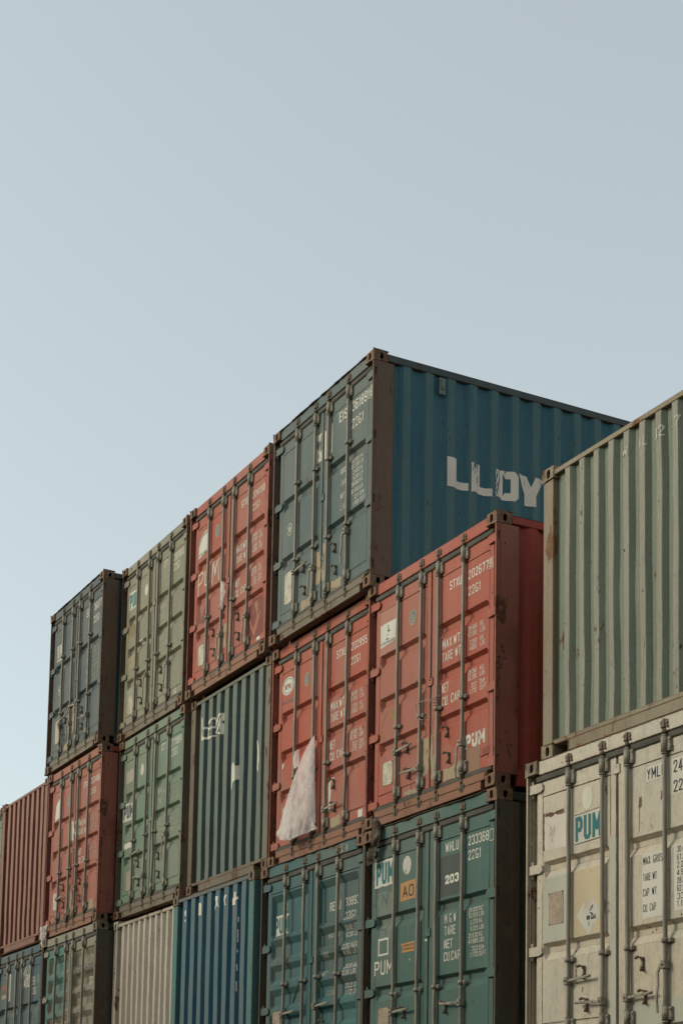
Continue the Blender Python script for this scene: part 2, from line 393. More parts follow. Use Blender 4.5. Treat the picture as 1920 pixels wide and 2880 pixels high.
def post_mesh(kind, s):
    """one front corner post; kind: 'door' or 'end'"""
    m = MB(); X = (lambda a: a) if s == 0 else (lambda a: W-a)
    bx = lambda a, b, *r: m.box(min(X(a), X(b)), max(X(a), X(b)), *r)
    if kind == 'door':
        bx(.003, .028, .005, .0222, CH, H-CH, .002)
        z = CH
        for zc in (.235, .945, 1.65, 2.352):
            bx(.003, .028, .022, .0468, z, zc-.042); z = zc+.042
        bx(.003, .028, .022, .0468, z, H-CH)
        bx(.0032, .032, .0465, .256, CH, H-CH, .003)
        bx(.031, .104, .086, .14, CH, H-CH, .002)
    else:
        bx(.003, .150, .006, .121, CH, H-CH, .005); bx(.0032, .030, .1205, .256, CH, H-CH, .003)
    return m.mesh('corner_post')
def rear_post_mesh(s):
    m = MB(); X = (lambda a: a) if s == 0 else (lambda a: W-a)
    m.box(min(X(.003), X(.15)), max(X(.003), X(.15)), L-.20, L-.005, CH, H-CH, .003); return m.mesh('corner_post')
def cross_mesh(z0, z1):
    m = MB(); m.box(CW, W-CW, L-.10, L-.01, z0, z1); return m.mesh('rear_beam')
def rail_mesh(s, top):
    m = MB(); X = (lambda a: a) if s == 0 else (lambda a: W-a)
    bx = lambda a, b, *r: m.box(min(X(a), X(b)), max(X(a), X(b)), *r)
    if top: bx(.004, .060, CL+.001, L-CL-.001, 2.490, 2.566, .006)
    else: bx(.006, .060, .2565, L-.2565, .018, .168, .006)
    return m.mesh('side_rail')
def sill_mesh(kind):
    m = MB()
    if kind == 'door':
        m.box(CW, W-CW, .020, .13, .088, .166, .004)
        m.box(.262, W-.262, .022, .13, .004, .0875, .004); m.box(.255, .262, .018, .12, .0, .0875); m.box(W-.262, W-.255, .018, .12, .0, .0875)
    else:
        m.box(.151, W-.151, .012, .12, .106, .148, .004)
        m.box(.380, W-.380, .010, .12, .010, .1055, .004); m.box(.163, W-.163, .02, .12, .000, .0095)
        m.box(.372, .380, .006, .12, .004, .1055); m.box(W-.380, W-.372, .006, .12, .004, .1055)
    return m.mesh('sill')
def header_mesh(kind):
    m = MB()
    if kind == 'door': m.box(CW, W-CW, .024, .10, 2.462, 2.580, .004)
    else: m.box(.151, W-.151, .010, .08, 2.502, 2.548, .003)
    return m.mesh('header')
def roof_mesh():
    bm = bmesh.new(); pr = corr(.10, L-.02, .209, .09, .03, .14, .02); rows = []
    for y, d in pr: rows.append([bm.verts.new((x, y, 2.572-d*(0 if x in (.01, W-.01) else 1))) for x in (.01, .06, W-.06, W-.01)])
    for a, b in zip(rows, rows[1:]):
        for i in range(3): bm.faces.new((a[i], a[i+1], b[i+1], b[i]))
    me = bpy.data.meshes.new('roof'); bm.to_mesh(me); bm.free(); return me
def floor_mesh():
    m = MB(); m.box(.061, W-.061, .14, L-.11, .11, .15)
    for k in range(14): m.box(.061, W-.061, .35+k*.4, .40+k*.4, .02, .1095)
    return m.mesh('floor_pan')
def lip_mesh(seed, amp=.004):
    """buckled drip edge along the front top"""
    bm = bmesh.new(); n = 60; rows = []
    for i in range(n+1):
        x = CW+(W-2*CW)*i/n; w = mnoise.noise((x*5, seed, 0))*amp*2+mnoise.noise((x*14, seed, 3))*amp
        rows.append([bm.verts.new(p) for p in ((x, .016+w, 2.5815+w), (x, .008+w*1.5, 2.5815+w), (x, .006+w*1.5, 2.588+w), (x, .08, 2.589+w))])
    for a, b in zip(rows, rows[1:]):
        for i in range(3): bm.faces.new((a[i], b[i], b[i+1], a[i+1]))
    me = bpy.data.meshes.new('drip_edge'); bm.to_mesh(me); bm.free(); return me
def flange_mesh(seed, amp=.006):
    bm = bmesh.new(); n = 90; rows = []
    for i in range(n+1):
        x = CW+.01+(W-2*CW-.02)*i/n; w = mnoise.noise((x*6, seed, 1))*amp*1.6+mnoise.noise((x*17, seed, 5))*amp
        rows.append([bm.verts.new(p) for p in ((x, .030, .006), (x, .006+w, .003+w*.6), (x, .003+w, -.004+w*.6), (x, .028, -.003))])
    for a, b in zip(rows, rows[1:]):
        for i in range(3): bm.faces.new((a[i], b[i], b[i+1], a[i+1]))
    me = bpy.data.meshes.new('sill_flange'); bm.to_mesh(me); bm.free(); return me

# ------------------------------------------------------------------ lettering
# condensed block lettering as painted on container doors: centre lines in a unit box; 'b' butts against another stroke
_O = [(0, .13), (.22, 0), (.78, 0), (1, .13), (1, .87), (.78, 1), (.22, 1), (0, .87)]
GL = {
 '0': [('c', _O)], 'O': [('c', _O)], '1': [('', [(.1, .80), (.6, 1), (.6, 0)])], 'I': [('', [(.5, 0), (.5, 1)])],
 '2': [('', [(0, .80), (0, .88), (.22, 1), (.78, 1), (1, .88), (1, .66), (0, .02), (1, 0)])], '3': [('', [(0, .85), (.22, 1), (.78, 1), (1, .87), (1, .64), (.74, .52), (1, .40), (1, .13), (.78, 0), (.22, 0), (0, .15)])],
 '4': [('e', [(.76, 0), (.76, 1), (0, .27), (.76, .27)]), ('s', [(.76, .27), (1.05, .27)])], '5': [('', [(.95, 1), (.03, 1), (0, .56), (.74, .60), (1, .47), (1, .13), (.78, 0), (.22, 0), (0, .13)])],
 '6': [('e', [(1, .87), (.78, 1), (.22, 1), (0, .87), (0, .13), (.22, 0), (.78, 0), (1, .13), (1, .43), (.78, .56), (0, .56)])], '7': [('', [(0, 1), (1, 1), (.40, 0)])],
 '8': [('c', _O), ('se', [(0, .52), (1, .52)])], '9': [('e', [(0, .13), (.22, 0), (.78, 0), (1, .13), (1, .87), (.78, 1), (.22, 1), (0, .87), (0, .57), (.22, .44), (1, .44)])],
 'A': [('', [(0, 0), (.5, 1), (1, 0)]), ('se', [(.15, .30), (.85, .30)])], 'B': [('c', [(0, 0), (.78, 0), (1, .13), (1, .40), (.84, .52), (1, .64), (1, .87), (.78, 1), (0, 1)]), ('se', [(0, .52), (.84, .52)])],
 'C': [('', [(1, .82), (1, .87), (.78, 1), (.22, 1), (0, .87), (0, .13), (.22, 0), (.78, 0), (1, .13), (1, .18)])], 'D': [('c', [(0, 0), (.75, 0), (1, .15), (1, .85), (.75, 1), (0, 1)])],
 'E': [('', [(1, 1), (0, 1), (0, 0), (1, 0)]), ('s', [(0, .52), (.85, .52)])], 'F': [('', [(1, 1), (0, 1), (0, 0)]), ('s', [(0, .52), (.85, .52)])],
 'G': [('', [(1, .90), (.78, 1), (.22, 1), (0, .87), (0, .13), (.22, 0), (1, 0), (1, .38), (.62, .38)])], 'H': [('', [(0, 0), (0, 1)]), ('', [(1, 0), (1, 1)]), ('se', [(0, .5), (1, .5)])],
 'K': [('', [(0, 0), (0, 1)]), ('e', [(1, 1), (0, .40)]), ('e', [(1, 0), (.32, .60)])], 'L': [('', [(0, 1), (0, 0), (1, 0)])], 'M': [('', [(0, 0), (0, 1), (.5, .30), (1, 1), (1, 0)])],
 'N': [('', [(0, 0), (0, 1), (1, 0), (1, 1)])], 'P': [('e', [(0, 0), (0, 1), (.78, 1), (1, .87), (1, .58), (.78, .45), (0, .45)])], 'R': [('e', [(0, 0), (0, 1), (.78, 1), (1, .87), (1, .58), (.78, .45), (0, .45)]), ('s', [(.55, .45), (1, 0)])],
 'S': [('', [(1, .85), (.78, 1), (.22, 1), (0, .87), (0, .63), (.22, .54), (.78, .46), (1, .37), (1, .13), (.78, 0), (.22, 0), (0, .15)])], 'T': [('', [(0, 1), (1, 1)]), ('e', [(.5, 0), (.5, 1)])],
 'U': [('', [(0, 1), (0, .13), (.22, 0), (.78, 0), (1, .13), (1, 1)])], 'W': [('', [(0, 1), (.25, 0), (.5, .80), (.75, 0), (1, 1)])], 'X': [('', [(0, 0), (1, 1)]), ('e', [(0, 1), (.5, .5)]), ('e', [(1, 0), (.5, .5)])],
 'Y': [('', [(0, 1), (.5, .46), (1, 1)]), ('e', [(.5, 0), (.5, .46)])], '.': [('d', [])], ',': [('d', [])], ' ': []}
ADV = {'1': .62, 'I': .35, '.': .16, ',': .16, ' ': .55, 'M': 1.25, 'W': 1.3}
def strokes(bm, txt, x0, z0, w, h, sl=0):
    bold = txt.startswith('*'); txt = txt.lstrip('*'); gap = .30 if not bold else .16
    tot = sum(ADV.get(c, 1) for c in txt)+gap*(len(txt)-1); u = w/tot; t = min(h*.062, u*.125) if not bold else min(h*.125, u*.19)
    x = x0
    for ch in txt:
        cw = u*ADV.get(ch, 1)
        pieces = []
        for fl, pts in GL[ch]:                 # a sharp turn starts a new stroke, laid a hair above the last
            if fl in ('c', 'd') or len(pts) < 3: pieces.append((fl, pts)); continue
            cur = [pts[0]]; first = True
            for i in range(1, len(pts)):
                cur.append(pts[i])
                if i < len(pts)-1:
                    a_ = Vector(((pts[i][0]-pts[i-1][0])*cw, (pts[i][1]-pts[i-1][1])*h)).normalized(); b_ = Vector(((pts[i+1][0]-pts[i][0])*cw, (pts[i+1][1]-pts[i][1])*h)).normalized()
                    if a_.dot(b_) < -.25: pieces.append((('s' if (first and 's' in fl) else '')+'n', cur)); cur = [pts[i]]; first = False
            pieces.append((('s' if (first and 's' in fl) else '')+('e' if 'e' in fl else '')+('' if first else 'm'), cur))
        for pi_, (fl, pts) in enumerate(pieces):
            F = lambda p: Vector((x+t+p[0]*(cw-2*t), z0+t+p[1]*(h-2*t)))
            if fl == 'd':
                q = [Vector((x, z0)), Vector((x+cw, z0)), Vector((x+cw, z0+2*t)), Vector((x, z0+2*t))]
                bm.faces.new([bm.verts.new((p.x+sl*(p.y-z0), 0, p.y)) for p in q]); continue
            P = [F(p) for p in pts]; closed = fl == 'c'
            if 's' in fl: d = (P[1]-P[0]).normalized(); P[0] = P[0]+d*t*1.02
            elif not closed and 's' not in fl: d = (P[1]-P[0]).normalized(); P[0] = P[0]-d*t*(1 if abs(d.x) < .1 or abs(d.y) < .1 else .5)
            if 'e' in fl: d = (P[-1]-P[-2]).normalized(); P[-1] = P[-1]-d*t*1.02
            elif not closed: d = (P[-1]-P[-2]).normalized(); P[-1] = P[-1]+d*t*(1 if abs(d.x) < .1 or abs(d.y) < .1 else .5)
            n = len(P); Lf, Rt = [], []
            for i in range(n):
                a = P[i-1] if (i > 0 or closed) else None; b = P[(i+1) % n] if (i < n-1 or closed) else None
                d1 = (P[i]-a).normalized() if a is not None else None; d2 = (b-P[i]).normalized() if b is not None else None
                if d1 is None: d1 = d2
                if d2 is None: d2 = d1
                n1 = Vector((-d1.y, d1.x)); n2 = Vector((-d2.y, d2.x)); m_ = n1+n2
                m_ = n1 if m_.length < .3 else m_.normalized(); k = t/max(.42, m_.dot(n1))
                Lf.append(P[i]+m_*k); Rt.append(P[i]-m_*k)
            V = lambda p: bm.verts.new((p.x+sl*(p.y-z0), -.0003*pi_, p.y))
            A = [V(p) for p in Lf]; B = [V(p) for p in Rt]
            for i in range(n if closed else n-1):
                j = (i+1) % n; bm.faces.new((A[i], A[j], B[j], B[i]))
        x += cw+u*gap
TXT = {}
def text_tris(s):
    if s in TXT: return TXT[s]
    cu = bpy.data.curves.new('t', 'FONT'); cu.body = s; cu.resolution_u = 3; cu.offset = 0.0; cu.fill_mode = 'FRONT'
    if s.startswith('*'): cu.body = s[1:]; cu.offset = .045
    o = bpy.data.objects.new('t', cu); me = o.to_mesh()
    vs_ = [v.co.copy() for v in me.vertices]; fs = [tuple(p.vertices) for p in me.polygons]
    o.to_mesh_clear(); bpy.data.objects.remove(o); bpy.data.curves.remove(cu)
    if not vs_: TXT[s] = ([], []); return TXT[s]
    x0 = min(v.x for v in vs_); x1 = max(v.x for v in vs_); y0 = min(v.y for v in vs_); y1 = max(v.y for v in vs_)
    TXT[s] = ([((v.x-x0)/(x1-x0), (v.y-y0)/(y1-y0)) for v in vs_], fs); return TXT[s]
def flat_bm(items):
    """items: ('t', string, u0, v0, w, h) or ('p', [(u, v), ...]) or ('e', cu, cv, ru, rv[, inner]) in the plane x, z"""
    bm = bmesh.new()
    for it in items:
        if it[0] == 't':
            _, _, u0, v0, w, h = it[:6]; sl = it[6] if len(it) > 6 else 0
            if h > .03 and all(c in GL for c in it[1].lstrip('*')): strokes(bm, it[1], u0, v0, w, h, sl); continue
            vs_, fs = text_tris(it[1])
            V = [bm.verts.new((u0+a*w+sl*b*h, 0, v0+b*h)) for a, b in vs_]
            for f in fs:
                try: bm.faces.new([V[i] for i in f])
                except ValueError: pass
        elif it[0] == 'p': bm.faces.new([bm.verts.new((u, 0, v)) for u, v in it[1]])
        elif it[0] == 'e':
            _, cu, cv, ru, rv = it[:5]; k = it[5] if len(it) > 5 else 0; n = 28
            A = [bm.verts.new((cu+ru*math.cos(2*math.pi*i/n), 0, cv+rv*math.sin(2*math.pi*i/n))) for i in range(n)]
            if k:
                B = [bm.verts.new((cu+k*ru*math.cos(2*math.pi*i/n), 0, cv+k*rv*math.sin(2*math.pi*i/n))) for i in range(n)]
                for i in range(n): bm.faces.new((A[i], A[(i+1) % n], B[(i+1) % n], B[i]))
            else: bm.faces.new(A)
    return bm
def cut(bm, axis, vals):
    no = Vector((1, 0, 0)) if axis == 0 else Vector((0, 0, 1))
    lo = min((v.co[0 if axis == 0 else 2] for v in bm.verts), default=0); hi = max((v.co[0 if axis == 0 else 2] for v in bm.verts), default=0)
    for c in vals:
        if lo < c < hi: bmesh.ops.bisect_plane(bm, geom=bm.verts[:]+bm.edges[:]+bm.faces[:], dist=1e-6, plane_co=no*c, plane_no=no)
def finish_decal(name, bm, mat, parent):
    me = bpy.data.meshes.new(name); bm.to_mesh(me); bm.free(); return obj(name, me, mat, parent)
def on_door(name, items, mat, parent, kind, lift=.0012, y=None):
    if name in ('number_lettering', 'weight_lettering', 'faded_letters', 'capacity_lettering', 'pum_border', 'rust_border', 'brown_marks', 'strip_print') and len(items) > 1:
        return [on_door(name, [i], mat, parent, kind, lift, y) for i in items]
    bm = flat_bm(items)
    if y is None: cut(bm, 2, [z for z, d in DOORP[kind]]+[2.26])
    for v in bm.verts: v.co.y += (DY+ddepth(kind, v.co.z) if y is None else y)-lift
    return finish_decal(name, bm, mat, parent)
def hug(parent, co, axis, sgn, lift):
    from mathutils.bvhtree import BVHTree
    k = parent.data.name
    if k not in BVH:
        me = parent.data; BVH[k] = BVHTree.FromPolygons([v.co for v in me.vertices], [tuple(p.vertices) for p in me.polygons])
    o = Vector(co); o[axis] += sgn*.5; dr = Vector((0, 0, 0)); dr[axis] = -sgn
    h = BVH[k].ray_cast(o, dr)[0]
    if h is not None: return h[axis]+sgn*lift
    return None
BVH = {}
def on_end(name, items, mat, parent, pr, base, lift=.002):
    bm = flat_bm(items); cut(bm, 0, [u for u, d in pr]); cut(bm, 2, [.146+2.358*i/16 for i in range(17)])
    bmesh.ops.triangulate(bm, faces=bm.faces[:])
    for v in bm.verts:
        h = hug(parent, (v.co.x, 0, v.co.z), 1, -1, lift+.0015); v.co.y = h if h is not None else base+at(pr, v.co.x)-lift
    return finish_decal(name, bm, mat, parent)
def on_side(name, items, mat, parent, lift=.002):
    bm = flat_bm(items); cut(bm, 0, [u for u, d in SIDE]); cut(bm, 2, [.165+2.327*i/16 for i in range(17)])
    bmesh.ops.triangulate(bm, faces=bm.faces[:])
    for v in bm.verts:
        u = v.co.x; z = v.co.z; h = hug(parent, (W, u, z), 0, 1, lift+.002); v.co = Vector((h if h is not None else W-.010-at(SIDE, u)+lift, u, z))
    return finish_decal(name, bm, mat, parent)
def ragged(x0, x1, z0, z1, seed, amp=.02, n=9):
    r = random.Random(seed); p = []
    for a, b in (((x0, z0), (x1, z0)), ((x1, z0), (x1, z1)), ((x1, z1), (x0, z1)), ((x0, z1), (x0, z0))):
        for i in range(n): p.append((a[0]+(b[0]-a[0])*i/n+r.uniform(-amp, amp), a[1]+(b[1]-a[1])*i/n+r.uniform(-amp, amp)))
    return ('p', p)
def outline(x0, x1, z0, z1, t=.008):
    return [('p', [(x0, z0), (x1, z0), (x1, z0+t), (x0, z0+t)]), ('p', [(x0, z1-t), (x1, z1-t), (x1, z1), (x0, z1)]), ('p', [(x0, z0+t), (x0+t, z0+t), (x0+t, z1-t), (x0, z1-t)]), ('p', [(x1-t, z0+t), (x1, z0+t), (x1, z1-t), (x1-t, z1-t)])]

# ------------------------------------------------------------------ shared materials
RUST = (.13, .062, .034)
M_bar = simple('galvanised_bar', (.235, .205, .155), (.14, .118, .082), 14, .55, .3, .15, (1, 1, .2), .4, .75)
M_brk = simple('bracket_metal', (.25, .22, .165), (.135, .11, .078), 18, .6, .3, .1, lo=.45, hi=.7)
M_cam = simple('rusty_cam', (.095, .068, .045), (.17, .13, .09), 25, .8, .5)
M_dark = simple('rusty_dark_metal', (.06, .045, .032), (.13, .085, .055), 20, .8, .5)
M_seal = simple('rubber_seal', (.085, .076, .058), (.05, .043, .032), 9, .8, .4, 0, (.4, 1, 2))
M_cast = simple('rusty_casting', (.115, .062, .036), (.20, .118, .070), 16, .85, .8)
M_castl = simple('pale_rusty_casting', (.22, .18, .12), (.10, .06, .035), 12, .8, .8)
M_under = simple('underfloor', (.03, .025, .02), (.07, .05, .04), 8, .9, .3)
I_white = ink('white_marking', (.90, .87, .79), .30, .35); I_worn = ink('flaking_white_marking', (.88, .85, .77), .55, .4, 14)
I_faint = ink('faint_white_marking', (.62, .60, .50), .55, .5, 22)
I_stick = ink('white_sticker', (.78, .77, .70), .18, .35, 7); I_torn = ink('torn_sticker', (.78, .76, .68), .85, .35, 8)
I_teal = ink('teal_print', (.03, .20, .22), .1, .15, 12); I_navy = ink('navy_print', (.03, .07, .11), .15, .2, 12)
I_orange = ink('orange_sticker', (.62, .33, .12), .10, .35, 10); I_black = ink('black_print', (.025, .025, .025), .25, .1, 16)
I_tan = ink('tan_adhesive', (.45, .36, .24), .62, .35, 12); I_yellow = ink('yellow_marking', (.35, .22, .04), .55, .3, 9)
I_redp = ink('red_print', (.42, .12, .08), .2, .3); I_grey = ink('grey_emblem', (.22, .24, .23), .25, .3, 14)
M_plate = plate_mat('data_plate', (.66, .60, .43), (.45, .38, .25)); M_plate2 = plate_mat('tan_data_plate', (.48, .35, .22), (.36, .25, .16))

RED = dict(base=(.59, .118, .066), fade=(.62, .165, .105), rust=.22, edge=.6, grime=.38, chips=.9, patch=(.56, .19, .135))
P = {}
def pm(name, **k): P[name] = paint(name, **k); return P[name]
# name: (paint of doors, frame, side, casting)
def red(n, **k):
    d = dict(RED); d.update(k); return pm(n, **d)

pm('sill_red', base=(.42, .175, .095), fade=(.34, .16, .09), rust=.5, edge=.8, grime=.6); pm('sill_olive', base=(.26, .22, .155), fade=(.22, .18, .12), rust=.5, edge=.8, grime=.7)
pm('rail_blue', base=(.085, .135, .145), fade=(.12, .14, .125), rust=.35, edge=.8, grime=.6)
SPEC = {}
def S(key, x, y, z, kind, label, door=None, frame=None, side=None, cast=None, sill=None, front=None, clampz=(.96, .96, .96, .96), lip=False, flange=False, header=None):
    SPEC[key] = dict(x=x, y=y, z=z, kind=kind, label=label, door=door, frame=frame or door, side=side or door, cast=cast or M_cast, front=front, clampz=clampz, lip=lip, flange=flange, rail=(P['rail_blue'] if key in ('B4', 'E4') else side or door or frame), header=header or door or frame, sill=sill or (P['sill_red'] if key in ('A3', 'B3', 'C4', 'E3') else P['sill_olive'] if door else frame))

def build(key):
    c = SPEC[key]; k = c['kind']; isdoor = k in DOORP
    e = bpy.data.objects.new('shipping_container', None); e.empty_display_size = .3; COL.objects.link(e)
    e.location = (c['x']+W/2, c['y']+L/2, c['z'])
    tag(e, c['label'], 'container', 'shipping containers stacked in the yard')
    off = (-W/2, -L/2, 0)
    A = lambda n, me, mt, p=e: obj(n, me, mt, p, off if p is e else (0, 0, 0))
    c['e'] = e
    for _s in (0, 1):
        A('corner_post', cached(('post', isdoor, _s), lambda: post_mesh('door' if isdoor else 'end', _s)), c['frame']); A('corner_post', cached(('rpost', _s), lambda: rear_post_mesh(_s)), c['frame'])
        A('rear_beam', cached(('cross', _s), lambda: cross_mesh(*((.02, .16), (2.47, 2.57))[_s])), c['frame'])
    A('header', cached(('header', isdoor), lambda: header_mesh('door' if isdoor else 'end')), c['header'])
    for _s in (0, 1):
        for _t in (0, 1): A('side_rail', cached(('rail', _s, _t), lambda: rail_mesh(_s, _t)), c['rail'])
    A('sill', cached(('sill', isdoor), lambda: sill_mesh('door' if isdoor else 'end')), c['sill'])
    for sx in (-1, 1):
        for sy in (-1, 1):
            for tp in (0, 1):
                A('corner_fitting', cached(('cast', sx, sy, tp), lambda: casting_mesh(sx, sy, tp)), c['cast'])
    A('side_wall', cached('sideR', lambda: sheet('side_wall', SIDE, lambda u, d, z: (W-.010-d, u, z), .165, 2.492)), c['side'])
    A('side_wall', cached('sideL', lambda: sheet('side_wall', SIDE, lambda u, d, z: (.010+d, u, z), .165, 2.492)), c['side'])
    A('rear_wall', cached('rear', lambda: sheet('rear_wall', END_WIDE, lambda u, d, z: (u, L-.03-d, z), .16, 2.48)), c['side'])
    A('roof', cached('roof', roof_mesh), c['side']); A('floor_pan', cached('floor', floor_mesh), M_under)
    if c['lip']: A('drip_edge', lip_mesh(c['x'], .010), M_dark)
    if c['flange']: A('sill_flange', flange_mesh(c['x'], .010), M_dark)
    if not isdoor:
        pr = END_WIDE if k == 'wide' else END_NARROW
        c['pr'] = pr
        c['wall'] = A('front_wall', cached(('front', k), lambda: sheet('front_wall', pr, lambda u, d, z: (u, .016+d, z), .146, 2.504)), c['front'])
        return
    A('door_seal', cached('seal', seal_mesh), M_seal)
    c['d'] = []
    for s in (0, 1):
        d = A('door', cached(('leaf', k, s), lambda: leaf_mesh(k, s)), c['door']); c['d'].append(d)
        for zc in (.235, .945, 1.65, 2.352): A('hinge', cached(('hinge', s, zc), lambda: hinge_mesh(s, zc)), c['door'], d)
        for i in ((0, 1) if s == 0 else (2, 3)):
            A('locking_bar', cached(('bar', i, key if key[1] in '234' else '1'), lambda: bar_mesh(i, sum(map(ord, key))*7+i*13, BENT.get((key, i), .005))), M_bar, d)
            for tp in (0, 1): A('locking_cam', cached(('cam', i, key[0], tp), lambda: cam_mesh(i, ord(key[0])*5+i, tp)), M_cam, d)
            for zz in ((2.300, 2.418), (.235, .345)): A('bar_bracket', cached(('brk', i, zz), lambda: bracket_mesh(i, *zz)), M_brk, d)
            for zz in (c['clampz'][i],)+((.865,) if c['clampz'][i] > 1.5 else ()):
                A('bar_clamp', cached(('clamp', i, zz), lambda: clamp_mesh(i, zz)), M_brk, d)
    dl, dr = c['d']
    zo = {'B4': 1.39, 'R1': 2.30, 'B2': 1.42, 'A2': 1.43, 'D4': 1.75}.get(key, 1.27); A('overlap_plate', cached(('ovl', zo), lambda: overlap_mesh(zo)), c['door'], dl)
    H4 = HANDLES.get(key, HANDLES['*'])
    for (i, z, dd, hang) in H4:
        A('door_handle', cached(('han', i, z, dd, hang), lambda: handle_mesh(i, z, dd, hang)), M_brk, (dl, dl, dr, dr)[i])
    for (x, z) in ((.79, .71), (.83, .44), (1.55, .70), (1.58, .44)):
        A('handle_keeper', cached(('keep', x, z), lambda: keeper_mesh(x, z)), M_cam, dl if x < 1.2 else dr)
HANDLES = {'B4': [(0, .72, 1, 0), (1, .62, -1, .30), (3, .78, -1, .35)], 'E4': [(0, .66, 1, .3), (3, .55, -1, 0), (1, .60, -1, .30)], 'D4': [(1, .75, -1, .33), (3, .72, -1, .35)],
           'C4': [(1, .60, -1, .30), (3, .62, -1, .35)], 'D3': [(0, .86, 1, 0), (1, .50, -1, 0), (3, .95, -1, .35)], 'E3': [(0, .55, 1, 0), (2, .62, 1, .33), (3, .60, -1, .22)],
           '*': [(0, .70, 1, 0), (1, .44, -1, 0), (3, .52, -1, .33)],
           'R1': [(0, .65, 1, 0), (1, .445, -1, 0), (2, .445, 1, 0), (3, .66, -1, .36)],
           'A2': [(0, .72, 1, 0), (1, .45, -1, 0), (3, .715, -1, 0)],
           'B2': [(0, .88, 1, 0), (2, .905, 1, 0)],
           'B3': [(2, .44, 1, 0)]}

# paints -------------------------------------------------------------
red('red_paint_a'); red('red_paint_b', base=(.62, .108, .052), fade=(.60, .14, .078)); red('red_paint_c', fade=(.58, .165, .10), grime=.3); red('red_paint_d', base=(.52, .115, .062), fade=(.50, .17, .10), grime=.35)
red('red_frame', base=(.36, .066, .042), fade=(.32, .10, .066), rust=.55, edge=.9, grime=.45); red('red_side', base=(.54, .060, .038), fade=(.50, .088, .058), rust=.15, grime=.4)
pm('slate_paint', base=(.105, .175, .185), fade=(.18, .225, .215), rust=.12, edge=.3, grime=.35)
pm('slate_grey_paint', base=(.095, .140, .155), fade=(.17, .195, .19), rust=.12, edge=.3, grime=.4)
pm('blue_side', edgecol=(.20, .24, .22), base=(.044, .195, .270), fade=(.065, .215, .275), rust=.05, edge=.3, grime=.35, crest=(.115, .25, .28), chips=.9)
pm('rust_frame', base=(.25, .140, .090), fade=(.17, .145, .105), rust=.8, edge=.8, grime=.8, rustcol=(.105, .058, .038))
pm('olive_paint', base=(.34, .34, .24), fade=(.42, .40, .29), rust=.14, edge=.35, grime=.45); pm('olive_frame', base=(.15, .12, .075), fade=(.28, .24, .15), rust=.7, edge=.9, grime=.8)
pm('sage_paint', base=(.20, .325, .235), fade=(.30, .36, .265), rust=.16, edge=.35, grime=.5); pm('sage_frame', base=(.20, .19, .13), fade=(.30, .25, .16), rust=.7, edge=.9, grime=.8)
pm('tex_paint', base=(.048, .115, .12), fade=(.068, .125, .12), rust=.1, edge=.55, grime=.4, crest=(.19, .235, .205)); pm('tex_frame', base=(.26, .22, .15), fade=(.20, .15, .10), rust=.7, edge=.8, grime=.8)
pm('brown_paint', base=(.19, .035, .024), fade=(.20, .05, .035), rust=.2, edge=.6, grime=.4, crest=(.46, .20, .125)); pm('brown_frame', base=(.42, .19, .11), fade=(.30, .13, .08), rust=.35, edge=.8, grime=.6)
pm('blue_end', base=(.010, .145, .255), fade=(.014, .16, .255), rust=.05, edge=.4, grime=.3, crest=(.13, .225, .265)); pm('blue_frame', base=(.10, .31, .31), fade=(.11, .24, .24), rust=.2, edge=.7, grime=.5)
pm('teal_side', base=(.012, .15, .16), fade=(.015, .12, .13), rust=.1, edge=.4, grime=.3)
pm('white_end', base=(.82, .75, .65), fade=(.76, .68, .58), rust=.10, edge=.5, grime=.3, rustcol=(.13, .05, .03)); pm('white_frame', base=(.78, .71, .62), fade=(.46, .36, .26), rust=.7, edge=.8, grime=.5)
pm('teal_paint', base=(.078, .20, .178), fade=(.14, .235, .205), rust=.18, edge=.4, grime=.5); pm('teal_frame', base=(.11, .15, .125), fade=(.12, .09, .06), rust=.7, edge=.9, grime=.8)
pm('green_dark_side', base=(.03, .065, .055), fade=(.035, .06, .05), rust=.3, edge=.6, grime=.6)
pm('grey_teal_paint', base=(.092, .18, .185), fade=(.155, .225, .215), rust=.14, edge=.35, grime=.5, patch=(.045, .19, .215))
pm('beige_teal_paint', base=(.36, .34, .26), fade=(.43, .39, .30), rust=.10, edge=.3, grime=.45); pm('turquoise_paint', base=(.09, .30, .265), fade=(.17, .31, .26), rust=.1, edge=.3, grime=.35)
pm('steel_blue_paint', base=(.07, .15, .19), fade=(.13, .19, .20), rust=.12, edge=.3, grime=.5); pm('steel_frame', base=(.13, .16, .14), fade=(.10, .11, .09), rust=.3, edge=.6, grime=.7)
pm('cream_paint', base=(.90, .83, .70), fade=(.92, .81, .65), rust=.17, edge=.6, grime=.42, patch=(.82, .78, .66), rustcol=(.16, .07, .035)); pm('cream_frame', base=(.80, .72, .57), fade=(.64, .53, .38), rust=.5, edge=.9, grime=.55)
pm('green_end', base=(.245, .315, .25), fade=(.29, .34, .275), rust=.24, edge=.7, grime=.5, crest=(.41, .42, .345)); pm('green_frame', base=(.42, .38, .27), fade=(.36, .28, .18), rust=.78, edge=1.0, grime=.8, rustcol=(.17, .08, .04))

